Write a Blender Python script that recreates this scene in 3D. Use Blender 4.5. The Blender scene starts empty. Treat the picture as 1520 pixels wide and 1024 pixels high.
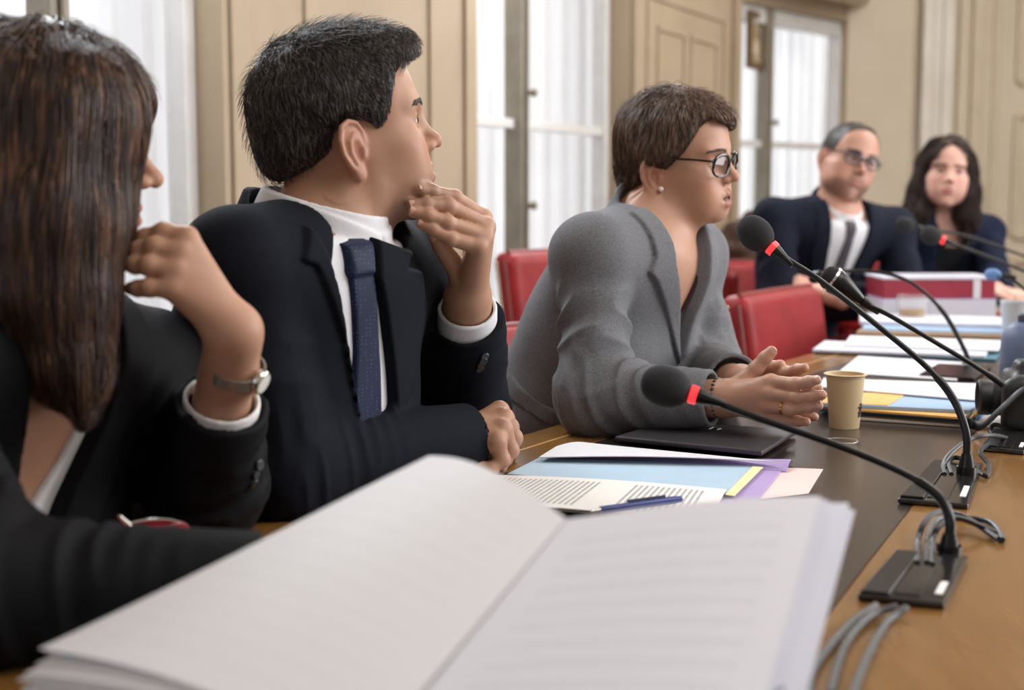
import bpy, bmesh, math, random
import numpy as np
from mathutils import Vector, Matrix
F32 = np.float32
rng = np.random.default_rng(7)
random.seed(7)
scene = bpy.context.scene
COL = scene.collection
QUAL = 1.0

# ------------------------------------------------------------------ camera model (real camera, used to measure the photo)
FPX = 2100.0
CAM = np.array([0.0, 0.0, 1.12])
PITCH = math.atan(232.0 / FPX)
_cp, _sp = math.cos(PITCH), math.sin(PITCH)
def W(px, py, Y):
    """world point seen at pixel (px,py) at world depth Y"""
    d = np.array([(px - 760.0) / FPX, _cp + (512 - py) / FPX * _sp, -_sp + (512 - py) / FPX * _cp])
    return CAM + d * (Y / d[1])
def T(px, py, z=0.75):
    """world point seen at pixel on the horizontal plane z"""
    d = np.array([(px - 760.0) / FPX, _cp + (512 - py) / FPX * _sp, -_sp + (512 - py) / FPX * _cp])
    return CAM + d * ((z - CAM[2]) / d[2])
def unit(v):
    v = np.asarray(v, float)
    return v / (np.linalg.norm(v) + 1e-12)

# ------------------------------------------------------------------ signed distance toolkit
def A(v): return np.asarray(v, dtype=F32)
def smin(a, b, k):
    h = np.maximum(k - np.abs(a - b), 0) / k
    return np.minimum(a, b) - h * h * k * 0.25
def smax(a, b, k): return -smin(-a, -b, k)
def ln(P): return np.sqrt(np.einsum('ij,ij->i', P, P))
def sph(P, c, r): return ln(P - A(c)) - F32(r)
def ell(P, c, r, R=None):
    q = P - A(c)
    if R is not None: q = q @ A(R)
    r = A(r)
    k0 = ln(q / r); k1 = ln(q / (r * r))
    return k0 * (k0 - 1) / np.maximum(k1, 1e-6)
def rc(P, a, b, ra, rb):
    a = A(a); b = A(b); ba = b - a
    q = P - a
    h = np.clip((q @ ba) / max(float(ba @ ba), 1e-12), 0, 1).astype(F32)
    return ln(q - h[:, None] * ba) - (F32(ra) + F32(rb - ra) * h)
def chain(P, pts, rad, k=0.0):
    d = None
    for i in range(len(pts) - 1):
        e = rc(P, pts[i], pts[i + 1], rad[i], rad[i + 1])
        d = e if d is None else (smin(d, e, k) if k else np.minimum(d, e))
    return d
def rbox(P, c, h, r=0.0, R=None):
    q = P - A(c)
    if R is not None: q = q @ A(R)
    q = np.abs(q) - (A(h) - F32(r))
    return ln(np.maximum(q, 0)) + np.minimum(q.max(axis=1), 0) - F32(r)
def poly2(X, Y, pts):
    """signed distance to a 2-D polygon"""
    n = len(pts)
    d = np.full(X.shape, 1e9, F32); s = np.ones(X.shape, F32)
    for i in range(n):
        ax, ay = pts[i]; bx, by = pts[i - 1]
        ex, ey = bx - ax, by - ay
        wx, wy = X - ax, Y - ay
        t = np.clip((wx * ex + wy * ey) / (ex * ex + ey * ey + 1e-12), 0, 1)
        dx, dy = wx - ex * t, wy - ey * t
        d = np.minimum(d, dx * dx + dy * dy)
        c1 = Y >= ay; c2 = Y < by; c3 = ex * wy > ey * wx
        flip = (c1 & c2 & c3) | (~c1 & ~c2 & ~c3)
        s = np.where(flip, -s, s)
    return (s * np.sqrt(d)).astype(F32)
def _hash(ix, iy, iz):
    h = (ix * 374761393 + iy * 668265263 + iz * 1274126177) & 0xFFFFFFFF
    h = ((h ^ (h >> 13)) * 1103515245) & 0xFFFFFFFF
    h = h ^ (h >> 16)
    return ((h & 0xFFFF) / 32767.5 - 1.0).astype(F32)
def vnoise(P):
    """smooth value noise, about -1..1"""
    f = np.floor(P); i = f.astype(np.int64); t = (P - f).astype(F32)
    t = t * t * (3 - 2 * t)
    out = 0
    for dx in (0, 1):
        wx = t[:, 0] if dx else 1 - t[:, 0]
        for dy in (0, 1):
            wy = t[:, 1] if dy else 1 - t[:, 1]
            for dz in (0, 1):
                wz = t[:, 2] if dz else 1 - t[:, 2]
                out = out + wx * wy * wz * _hash(i[:, 0] + dx, i[:, 1] + dy, i[:, 2] + dz)
    return out
def near(P, lo, hi, f, pad=0.02):
    """evaluate f only for points near the box lo..hi, a lower bound elsewhere"""
    lo = A(lo); hi = A(hi)
    q = np.maximum(np.maximum(lo - P, P - hi), 0)
    db = ln(q)
    out = (db + F32(pad)).astype(F32)
    m = db < pad
    if m.any(): out[m] = f(P[m])
    return out
def grad(f, P, e=0.0015):
    k = A([[1, -1, -1], [-1, -1, 1], [-1, 1, -1], [1, 1, 1]])
    g = np.zeros_like(P)
    for v in k: g += v * f(P + v * F32(e))[:, None]
    return g / (ln(g)[:, None] + 1e-9)

def mesh_sdf(f, lo, hi, h, margin=1.7, project=1):
    """sparse surface nets of f=0 inside the box"""
    h = h / QUAL
    B = 8
    lo = np.asarray(lo, float); hi = np.asarray(hi, float)
    nb = np.ceil((hi - lo) / (h * B)).astype(int)
    gx, gy, gz = np.meshgrid(*[np.arange(n) for n in nb], indexing='ij')
    bi = np.stack([gx.ravel(), gy.ravel(), gz.ravel()], 1)
    # coarse-to-fine: superblocks of 4 blocks first
    cen = A(lo + (bi + 0.5) * B * h)
    sup = bi // 4
    key = (sup[:, 0] * 100000 + sup[:, 1]) * 100000 + sup[:, 2]
    uk, inv = np.unique(key, return_inverse=True)
    us = np.stack([uk // 10**10, (uk // 100000) % 100000, uk % 100000], 1)
    sc = A(lo + (us + 0.5) * 4 * B * h)
    ds = f(sc)
    keep = (np.abs(ds) < margin * 4 * B * h * 0.87 + 0.01)[inv]
    bi = bi[keep]; cen = cen[keep]
    d = f(cen)
    bi = bi[np.abs(d) < margin * B * h * 0.87 + 0.002]
    ax = np.arange(B + 1)
    ox, oy, oz = np.meshgrid(ax, ax, ax, indexing='ij')
    off = np.stack([ox.ravel(), oy.ravel(), oz.ravel()], 1)
    N = (nb * B + 2).astype(np.int64)
    ids, pos = [], []
    CH = max(1, 400000 // off.shape[0])
    corner = [(0,0,0),(1,0,0),(0,1,0),(1,1,0),(0,0,1),(1,0,1),(0,1,1),(1,1,1)]
    edges = [(0,1),(2,3),(4,5),(6,7),(0,2),(1,3),(4,6),(5,7),(0,4),(1,5),(2,6),(3,7)]
    cellinfo = []
    for s in range(0, len(bi), CH):
        b = bi[s:s + CH]
        g = b[:, None, :] * B + off[None]
        P = A(lo + g.reshape(-1, 3) * h)
        V = f(P).reshape(len(b), B + 1, B + 1, B + 1)
        C = [V[:, x:x + B, y:y + B, z:z + B] for x, y, z in corner]
        neg = sum((c < 0).astype(np.int8) for c in C)
        act = (neg > 0) & (neg < 8)
        w = np.nonzero(act)
        if len(w[0]) == 0: continue
        cv = np.stack([c[w] for c in C], 1)
        acc = np.zeros((len(cv), 3), F32); cnt = np.zeros(len(cv), F32)
        for i, j in edges:
            va, vb = cv[:, i], cv[:, j]
            m = (va < 0) != (vb < 0)
            t = np.where(m, va / np.where(m, va - vb, 1), 0)
            pa, pb = A(corner[i]), A(corner[j])
            acc += np.where(m[:, None], pa + t[:, None] * (pb - pa), 0); cnt += m
        gi = b[w[0]] * B + np.stack(w[1:], 1)
        pos.append(lo + (gi + acc / cnt[:, None]) * h)
        ids.append((gi[:, 0] * N[1] + gi[:, 1]) * N[2] + gi[:, 2])
        cellinfo.append(cv[:, [0, 1, 2, 4]] < 0)
    if not ids: return np.zeros((0, 3)), np.zeros((0, 4), int)
    ids = np.concatenate(ids); pos = np.concatenate(pos); ci = np.concatenate(cellinfo)
    o = np.argsort(ids); ids = ids[o]; pos = pos[o]; ci = ci[o]
    sx, sy, sz = N[1] * N[2], N[2], 1
    quads = []
    for axis, (st1, st2) in enumerate([(sy, sz), (sz, sx), (sx, sy)]):
        m = ci[:, 0] != ci[:, 1 + axis]
        base = ids[m]; fl = ci[m, 0]
        q = np.stack([base, base - st1, base - st1 - st2, base - st2], 1)
        ix = np.searchsorted(ids, q); ix = np.minimum(ix, len(ids) - 1)
        ok = (ids[ix] == q).all(1)
        ix = ix[ok]; fl = fl[ok]
        ix = np.where(fl[:, None], ix, ix[:, ::-1])
        quads.append(ix)
    quads = np.concatenate(quads)
    P = A(pos)
    for _ in range(project):
        dd = f(P)
        P = P - np.clip(dd, -h, h)[:, None] * grad(f, P, h * 0.5) * F32(0.8)
    return P, quads[:, ::-1]

# ------------------------------------------------------------------ objects
def obj_np(name, V, Fq, mat=None, parent=None, smooth=True, attrs=None):
    me = bpy.data.meshes.new(name)
    V = np.asarray(V, F32); Fq = np.asarray(Fq, np.int32)
    k = Fq.shape[1] if len(Fq) else 4
    me.vertices.add(len(V)); me.vertices.foreach_set('co', V.ravel())
    me.loops.add(Fq.size); me.loops.foreach_set('vertex_index', Fq.ravel())
    me.polygons.add(len(Fq)); me.polygons.foreach_set('loop_start', np.arange(0, Fq.size, k, dtype=np.int32))
    me.polygons.foreach_set('use_smooth', np.full(len(Fq), smooth))
    me.update(calc_edges=True); me.validate()
    if attrs is not None:
        a = me.attributes.new('mask', 'FLOAT_COLOR', 'POINT')
        a.data.foreach_set('color', np.asarray(attrs, F32).ravel())
    o = bpy.data.objects.new(name, me); COL.objects.link(o)
    if mat: me.materials.append(mat)
    if parent is not None: o.parent = parent
    return o
def sdf_obj(name, f, lo, hi, h, mat, parent=None, attr=None, **kw):
    V, Q = mesh_sdf(f, lo, hi, h, **kw)
    return obj_np(name, V, Q, mat, parent, True, attr(A(V)) if attr else None)
def empty(name, loc=(0, 0, 0), label=None, cat=None, group=None):
    o = bpy.data.objects.new(name, None); COL.objects.link(o)
    o.empty_display_size = 0.05
    tag(o, label, cat, group)
    return o                                     # meshes are built in world space; the Empty stays at the origin and is moved by base()
def tag(o, label=None, cat=None, group=None, kind=None):
    if label: o['label'] = label
    if cat: o['category'] = cat
    if group: o['group'] = group
    if kind: o['kind'] = kind
    return o
def base(o, p):
    """put an Empty at its thing's base, its children staying where they are"""
    o.location = [float(v) for v in p]
    M = Matrix.Translation(o.location).inverted()
    for c in COL.objects:
        if c.parent == o: c.matrix_parent_inverse = M
    return o

class MB:
    """collects boxes, tubes, lathes, sheets into one mesh"""
    def __init__(s): s.v, s.f = [], []
    def add(s, v, f):
        b = len(s.v); s.v += [tuple(map(float, p)) for p in v]; s.f += [tuple(i + b for i in q) for q in f]; return s
    def box(s, c, h, R=None):
        R = np.eye(3) if R is None else np.asarray(R, float)
        v = [np.asarray(c, float) + R @ (np.array(h, float) * np.array(q)) for q in
             [(-1,-1,-1),(1,-1,-1),(1,1,-1),(-1,1,-1),(-1,-1,1),(1,-1,1),(1,1,1),(-1,1,1)]]
        return s.add(v, [(3,2,1,0),(4,5,6,7),(0,1,5,4),(1,2,6,5),(2,3,7,6),(3,0,4,7)])
    def tube(s, pts, r, n=10, cap=True, flat=1.0):
        pts = [np.asarray(p, float) for p in pts]; m = len(pts)
        rr = [r] * m if np.isscalar(r) else list(r)
        t = [unit(pts[min(i + 1, m - 1)] - pts[max(i - 1, 0)]) for i in range(m)]
        a = np.array([0, 0, 1.0]) if abs(t[0][2]) < 0.9 else np.array([1.0, 0, 0])
        u = unit(np.cross(t[0], a)); v = []
        for i in range(m):
            u = unit(u - t[i] * (u @ t[i])); w = np.cross(t[i], u)
            for j in range(n):
                q = 2 * math.pi * j / n
                v.append(pts[i] + rr[i] * (math.cos(q) * u + math.sin(q) * w * flat))
        f = [(i*n+j, i*n+(j+1)%n, (i+1)*n+(j+1)%n, (i+1)*n+j) for i in range(m-1) for j in range(n)]
        if cap: f += [tuple(range(n))[::-1], tuple((m-1)*n + j for j in range(n))]
        return s.add(v, f)
    def lathe(s, prof, c=(0,0,0), ax=(0,0,1), n=32, closed=False):
        c = np.asarray(c, float); ax = unit(ax)
        a = np.array([1.0, 0, 0]) if abs(ax[0]) < 0.9 else np.array([0, 1.0, 0])
        u = unit(np.cross(ax, a)); w = np.cross(ax, u); v = []
        for r, z in prof:
            for j in range(n):
                q = 2 * math.pi * j / n
                v.append(c + ax * z + r * (math.cos(q) * u + math.sin(q) * w))
        m = len(prof); M = m if closed else m - 1
        f = [(i*n+j, i*n+(j+1)%n, ((i+1)%m)*n+(j+1)%n, ((i+1)%m)*n+j) for i in range(M) for j in range(n)]
        if not closed:
            if prof[0][0] > 1e-5: f.append(tuple(range(n))[::-1])
            if prof[-1][0] > 1e-5: f.append(tuple((m-1)*n + j for j in range(n)))
        return s.add(v, f)
    def prism(s, pts, z0, z1):
        """vertical prism over a 2-D outline (counter-clockwise)"""
        n = len(pts)
        v = [(p[0], p[1], z0) for p in pts] + [(p[0], p[1], z1) for p in pts]
        f = [tuple(range(n))[::-1], tuple(range(n, 2*n))] + [(i, (i+1)%n, n+(i+1)%n, n+i) for i in range(n)]
        return s.add(v, f)
    def sheet(s, G, th):
        """thick sheet over a grid G[i][j] of points"""
        G = np.asarray(G, float); m, n = G.shape[:2]
        du = np.gradient(G, axis=0); dv = np.gradient(G, axis=1)
        N = np.cross(du, dv); N /= np.linalg.norm(N, axis=2, keepdims=True) + 1e-12
        v = list(G.reshape(-1, 3)) + list((G - N * th).reshape(-1, 3)); k = m * n
        f = []
        for i in range(m - 1):
            for j in range(n - 1):
                a, b, c, d = i*n+j, (i+1)*n+j, (i+1)*n+j+1, i*n+j+1
                f += [(a, b, c, d), (k+d, k+c, k+b, k+a)]
        for i in range(m - 1):
            f += [(i*n, k+i*n, k+(i+1)*n, (i+1)*n), ((i+1)*n+n-1, k+(i+1)*n+n-1, k+i*n+n-1, i*n+n-1)]
        for j in range(n - 1):
            f += [(j+1, k+j+1, k+j, j), ((m-1)*n+j, k+(m-1)*n+j, k+(m-1)*n+j+1, (m-1)*n+j+1)]
        return s.add(v, f)
    def build(s, name, mat, parent=None, smooth=False, bevel=0.0, seg=2, sub=0, auto=None):
        me = bpy.data.meshes.new(name); me.from_pydata(s.v, [], s.f); me.update()
        bm = bmesh.new(); bm.from_mesh(me); bmesh.ops.recalc_face_normals(bm, faces=bm.faces); bm.to_mesh(me); bm.free()
        o = bpy.data.objects.new(name, me); COL.objects.link(o)
        me.materials.append(mat)
        if smooth and auto is None: auto = .75
        if bevel:
            b = o.modifiers.new('b', 'BEVEL'); b.width = bevel; b.segments = seg; b.limit_method = 'ANGLE'; b.angle_limit = 0.6
        if sub:
            b = o.modifiers.new('s', 'SUBSURF'); b.levels = b.render_levels = sub
        if auto is not None:
            me.polygons.foreach_set('use_smooth', [True] * len(me.polygons))
            me.set_sharp_from_angle(angle=auto)
        if parent is not None: o.parent = parent
        return o
def spline(pts, n=40):
    """Catmull-Rom through the points"""
    p = np.asarray(pts, float); m = len(p)
    q = np.vstack([2*p[0]-p[1], p, 2*p[-1]-p[-2]]); out = []
    for t in np.linspace(0, m - 1, n):
        i = min(int(t), m - 2); u = t - i
        a, b, c, d = q[i], q[i+1], q[i+2], q[i+3]
        out.append(0.5*((2*b)+(-a+c)*u+(2*a-5*b+4*c-d)*u*u+(-a+3*b-3*c+d)*u**3))
    return np.array(out)
def copy_thing(o, parent=None):
    c = o.copy(); COL.objects.link(c)
    if parent is not None:
        c.parent = parent; c.matrix_parent_inverse = o.matrix_parent_inverse.copy()
    for ch in [x for x in COL.objects if x.parent == o]: copy_thing(ch, c)
    return c

# ------------------------------------------------------------------ materials
def mat(name, col, rough=0.5, metal=0.0, spec=0.5, sheen=0.0, sss=0.0, emis=None, coat=0.0, trans=0.0, alpha=1.0, ior=1.45):
    m = bpy.data.materials.new(name); m.use_nodes = True
    b = m.node_tree.nodes['Principled BSDF']
    b.inputs['Base Color'].default_value = (*col, 1)
    b.inputs['Roughness'].default_value = rough; b.inputs['Metallic'].default_value = metal
    b.inputs['Specular IOR Level'].default_value = spec
    if sheen: b.inputs['Sheen Weight'].default_value = sheen; b.inputs['Sheen Roughness'].default_value = 0.4
    if sss:
        b.inputs['Subsurface Weight'].default_value = sss
        b.inputs['Subsurface Radius'].default_value = (1, 0.35, 0.2); b.inputs['Subsurface Scale'].default_value = 0.006
    if emis: b.inputs['Emission Color'].default_value = (*emis[0], 1); b.inputs['Emission Strength'].default_value = emis[1]
    if coat: b.inputs['Coat Weight'].default_value = coat; b.inputs['Coat Roughness'].default_value = 0.08
    if trans: b.inputs['Transmission Weight'].default_value = trans; b.inputs['IOR'].default_value = ior
    if alpha < 1: b.inputs['Alpha'].default_value = alpha
    return m
def nd(m, t, **kw):
    n = m.node_tree.nodes.new(t)
    for k, v in kw.items(): setattr(n, k, v)
    return n
def lk(m, a, b): m.node_tree.links.new(a, b)
def bsdf(m): return m.node_tree.nodes['Principled BSDF']
def coords(m, scale=(1, 1, 1), space='Object'):
    t = nd(m, 'ShaderNodeTexCoord'); p = nd(m, 'ShaderNodeMapping'); p.inputs['Scale'].default_value = scale
    lk(m, t.outputs[space], p.inputs['Vector']); return p.outputs['Vector']
def noise_tex(m, vec, scale, detail=4, rough=0.55):
    n = nd(m, 'ShaderNodeTexNoise'); n.inputs['Scale'].default_value = scale
    n.inputs['Detail'].default_value = detail; n.inputs['Roughness'].default_value = rough
    lk(m, vec, n.inputs['Vector']); return n.outputs['Fac']
def ramp(m, fac, stops):
    r = nd(m, 'ShaderNodeValToRGB'); e = r.color_ramp.elements
    while len(e) < len(stops): e.new(0.5)
    for q, (p, c) in zip(e, stops): q.position = p; q.color = (*c, 1)
    lk(m, fac, r.inputs['Fac']); return r.outputs['Color']
def bump(m, fac, strength=0.2, dist=0.002):
    b = nd(m, 'ShaderNodeBump'); b.inputs['Strength'].default_value = strength; b.inputs['Distance'].default_value = dist
    lk(m, fac, b.inputs['Height']); lk(m, b.outputs['Normal'], bsdf(m).inputs['Normal'])
def mix(m, fac, a, b, mode='MIX'):
    n = nd(m, 'ShaderNodeMix', data_type='RGBA', blend_type=mode)
    for s, v in ((n.inputs[0], fac), (n.inputs[6], a), (n.inputs[7], b)):
        if isinstance(v, (int, float)): s.default_value = v
        elif isinstance(v, tuple): s.default_value = (*v, 1)
        else: lk(m, v, s)
    return n.outputs[2]
def srgb(r, g, b):
    f = lambda c: (c/255/12.92) if c/255 <= 0.04045 else ((c/255+0.055)/1.055)**2.4
    return (f(r), f(g), f(b))
def noisy(name, c1, c2, scale, rough=0.5, stretch=(1, 1, 1), bmp=0.0, bscale=None, **kw):
    m = mat(name, c1, rough, **kw); v = coords(m, stretch)
    n = noise_tex(m, v, scale)
    lk(m, ramp(m, n, [(0.3, c1), (0.7, c2)]), bsdf(m).inputs['Base Color'])
    if bmp:
        n2 = noise_tex(m, coords(m), bscale or scale * 4); bump(m, n2, bmp, 0.001)
    return m
# ------------------------------------------------------------------ heads
# head frame: x lateral (+ = person's right), y forward, z up, origin between the ear canals
HP = dict(cr=(.0745, .099, .086), face_w=.057, jaw_w=.049, jaw_z=-.058, jaw_y=.010, chin_y=.080, chin_z=-.084, chin_r=.017, nose_tip=(.1135, -.009), nose_w=.011,
          nose_bridge=.0865, nasal_r=.0068, cheek=1.0, eye_open=.0052, lip=1.0, mouth_open=0.0, brow=1.0, neck_r=.056, fore_y=.045, mw=.0262, ear=1.0, mz=0.0)
EYE = (.0315, .0745, .022)
def lip_parts(Q, h):
    mo, mw, L = h['mouth_open'], h['mw'], h['lip']
    up = chain(Q, [(0, .0968, -.0376), (.0055, .0966, -.0368), (.0150, .0925, -.0388), (mw, .0828, -.0432 - mo * .4)], [.0050 * L, .0054 * L, .0046 * L, .0022], .002)
    lo = chain(Q, [(0, .0956, -.0515 - mo), (.0080, .0948, -.0513 - mo), (.0160, .0910, -.0497 - mo * .9), (mw - .002, .0828, -.0462 - mo * .6)], [.0066 * L, .0063 * L, .0050 * L, .0022], .002)
    zs = -.0446 - mo * .5
    sl = chain(Q, [(0, .1012, zs), (.0090, .0996, zs), (.0180, .0930, zs + .0002), (mw - .001, .0852, zs - .0004)], [.0010 + mo * .55, .0010 + mo * .5, .0009 + mo * .3, .0006])
    return up, lo, sl
def head_sdf(P, h, ears=True):
    x = np.abs(P[:, 0]); Q = np.stack([x, P[:, 1], P[:, 2]], 1)
    mz = h['mz']; QM = Q - A((0, 0, mz))
    d = ell(Q, (0, -.010, .052), h['cr'])
    d = smin(d, ell(Q, (0, h['fore_y'], .055), (.060, .044, .062)), .03)
    d = smin(d, ell(Q, (0, .030, -.012), (h['face_w'], .060, .082)), .03)
    jw = h['jaw_w']
    d = smin(d, rc(Q, (jw, h['jaw_y'], h['jaw_z']), (.010, h['chin_y'] - .004, h['chin_z'] - .002), .018, .014), .03)
    d = smin(d, rc(Q, (jw + .010, .004, -.012), (jw, h['jaw_y'], h['jaw_z']), .016, .017), .03)
    d = smin(d, sph(Q, (0, h['chin_y'], h['chin_z']), h['chin_r']), .016)
    d = smin(d, ell(Q, (.043, .054, -.006), (.023, .024, .017)), .030)
    d = smin(d, ell(Q, (.040 * h['cheek'], .026, -.032), (.025 * h['cheek'], .044, .040)), .030)
    d = smin(d, ell(Q, (.032, .056, -.040), (.026 * h['cheek'], .030, .036)), .025)
    d = smin(d, ell(QM, (0, .068, -.044), (.034, .024, .028)), .022)
    b = h['brow']
    d = smin(d, rc(Q, (.008, .087, .040), (.043, .072, .042), .0085 * b, .0085 * b), .018)
    # eye sockets
    d = smax(d, -ell(Q, (EYE[0], .0955, .021), (.019, .0155, .0125)), .013)
    # nose
    ty, tz = h['nose_tip']
    d = smin(d, rc(Q, (0, h['nose_bridge'], .030), (0, ty - .003, tz + .004), h['nasal_r'], .0085), .014)
    d = smin(d, sph(Q, (0, ty - .001, tz), .0092), .006)
    d = smin(d, ell(Q, (h['nose_w'], ty - .0145, tz - .004), (.0075, .0105, .0075)), .007)
    d = smax(d, -ell(Q, (.0065, ty - .009, tz - .0115), (.0034, .006, .0035)), .004)
    # hollow under the eye, then the lips
    d = smax(d, -rc(Q, (.020, .0935, .0095), (.040, .0835, .008), .0006, .0004), .006)
    up, lo, sl = lip_parts(QM, h)
    d = smin(d, up, .006); d = smin(d, lo, .006)
    d = smax(d, -sl, .003)
    d = smax(d, -ell(QM, (0, .1070, -.0270), (.0040, .006, .008)), .009)
    # lids
    e = A(EYE)
    lid = sph(Q, EYE, .0138)
    lid = smin(lid, rc(Q, (EYE[0] - .012, .083, .0285), (EYE[0] + .012, .079, .0275), .0030, .0026), .005)
    d = smin(d, lid, .005)
    op = ell(Q, (EYE[0], EYE[1] + .012, EYE[2] - .0005), (.0120, .014, h['eye_open']))
    d = smax(d, -op, .0015)
    if ears: d = smin(d, near(Q, (.060, -.035, -.04), (.105, .015, .045), lambda q: ear_sdf(q, h), .02), .004)
    return d
def ear_sdf(Q, h):
    s = h['ear']
    p = (Q - A((.0735, -.004, .0))) / F32(s)
    # flare: outer rim stands away from the head
    q = p.copy(); c, sn = math.cos(.42), math.sin(.42)
    q[:, 0] = p[:, 0] * c + p[:, 1] * sn; q[:, 1] = -p[:, 0] * sn + p[:, 1] * c
    helix = [(.004, .010, .008), (.005, .009, .020), (.006, .002, .031), (.007, -.010, .0345), (.008, -.021, .029), (.0085, -.0265, .014), (.008, -.025, -.003), (.0065, -.018, -.016), (.005, -.010, -.026)]
    d = chain(q, helix, [.0024, .0028, .0032, .0033, .0034, .0034, .0032, .003, .0028])
    shell = ell(q, (.004, -.009, .004), (.0052, .0175, .030))
    d = smin(d, shell, .003)
    d = smin(d, ell(q, (.004, -.005, -.028), (.0042, .0075, .0085)), .005)
    d = smax(d, -ell(q, (.0095, -.0045, -.003), (.0055, .0085, .0125)), .004)
    d = smax(d, -chain(q, [(.0115, -.001, .022), (.0125, -.010, .027), (.0135, -.019, .020), (.0135, -.0205, .004)], [.0034] * 4), .003)
    d = smin(d, chain(q, [(.008, -.006, .019), (.0085, -.0135, .010), (.008, -.0145, -.002), (.007, -.009, -.015)], [.0026, .0034, .0034, .003]), .003)
    d = smin(d, rc(q, (.006, .0055, -.001), (.006, .004, -.009), .0034, .003), .004)
    d = smin(d, ell(q, (-.004, .0, .0), (.006, .014, .022)), .006)
    return d * F32(s)
def head_mask(P, h):
    """R lips, G beard stubble, B inner brow/blush"""
    x = np.abs(P[:, 0]); Q = np.stack([x, P[:, 1], P[:, 2]], 1); QM = Q - A((0, 0, h['mz']))
    up, lo, sl = lip_parts(QM, h)
    lip = np.clip(.5 - (np.minimum(up, lo - .0010) - .0004) / .0016, 0, 1)
    beard = np.minimum(ell(Q, (.03, .055, -.072), (.045, .055, .034)), ell(Q, (0, .10, -.044), (.03, .03, .022)))
    beard = np.minimum(beard, rc(Q, (.066, .012, -.01), (.05, .015, -.06), .012, .02))
    st = np.clip(0.5 - beard / .012, 0, 1) * (1 - lip)
    ck = ell(Q, (.043, .07, -.014), (.02, .03, .018)); ck = np.minimum(ck, sph(Q, (0, .114, -.01), .012)); ck = np.minimum(ck, ell(Q, (.08, -.01, 0), (.016, .03, .036)))
    bl = np.clip(0.5 - ck / .02, 0, 1)
    return np.stack([lip, st, bl, np.clip(.5 - (sl - .0012) / .0012, 0, 1)], 1)
def rot(yaw, pitch, roll):
    """columns = head axes (person's right, forward, up) in world; yaw = heading of the face from +X toward +Y (deg), roll tips the top to its right"""
    y, p, r = map(math.radians, (yaw, pitch, roll))
    f = np.array([math.cos(y) * math.cos(p), math.sin(y) * math.cos(p), math.sin(p)])
    x = np.array([math.sin(y), -math.cos(y), 0.0]); u = np.cross(x, f)
    return np.stack([x * math.cos(r) - u * math.sin(r), f, u * math.cos(r) + x * math.sin(r)], 1)

def tubes_np(paths, rad, sides=3):
    """paths (N,S,3), rad (N,S) -> verts, quads"""
    N, S, _ = paths.shape
    t = np.gradient(paths, axis=1); t /= np.linalg.norm(t, axis=2, keepdims=True) + 1e-9
    ref = np.array([.31, .52, .79]); u = np.cross(t, ref); u /= np.linalg.norm(u, axis=2, keepdims=True) + 1e-9
    w = np.cross(t, u)
    a = np.arange(sides) * 2 * math.pi / sides
    V = paths[:, :, None] + rad[:, :, None, None] * (np.cos(a)[None, None, :, None] * u[:, :, None] + np.sin(a)[None, None, :, None] * w[:, :, None])
    idx = np.arange(N * S * sides).reshape(N, S, sides)
    q = np.stack([idx[:, :-1], np.roll(idx, -1, 2)[:, :-1], np.roll(idx, -1, 2)[:, 1:], idx[:, 1:]], -1).reshape(-1, 4)
    return V.reshape(-1, 3), q
def groom(vol, roots, flow, nseg, length, rad, lift=0.001, wild=0.12, jit=0.002, taper=0.35, clump=0.0, out=0.0):
    """strands that follow the surface of vol along flow (all in head space)"""
    N = len(roots); P = A(roots); path = [P]
    offs = (rng.uniform(-jit, jit, N) + lift).astype(F32)
    L = (length * rng.uniform(.6, 1.15, N)).astype(F32) if np.isscalar(length) else A(length)
    rd = rng.normal(0, wild, (N, 3)).astype(F32)
    for s in range(nseg):
        g = grad(vol, P, .003)
        dvec = A(flow(P)) + rd + A(np.stack([vnoise(P * 45 + 7), vnoise(P * 45 + 31), vnoise(P * 45 + 57)], 1)) * F32(clump)
        dvec = dvec - g * np.einsum('ij,ij->i', dvec, g)[:, None]
        dvec /= ln(dvec)[:, None] + 1e-6
        P = P + dvec * (L / nseg)[:, None]
        dd = vol(P); g = grad(vol, P, .003)
        P = P - g * (np.clip(dd, -.02, .02) - offs - F32(out) * (s + 1) / nseg)[:, None]
        path.append(P)
    path = np.stack(path, 1)
    r = rad * rng.uniform(.6, 1.3, (N, 1)) * np.linspace(1, taper, nseg + 1)[None]
    return path, r
def to_world(V, R, loc, S): return np.asarray(V, float) * S @ np.asarray(R).T + np.asarray(loc)
def to_head(P, R, loc, S): return A((P - A(loc)) @ A(R) / F32(S))
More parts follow.
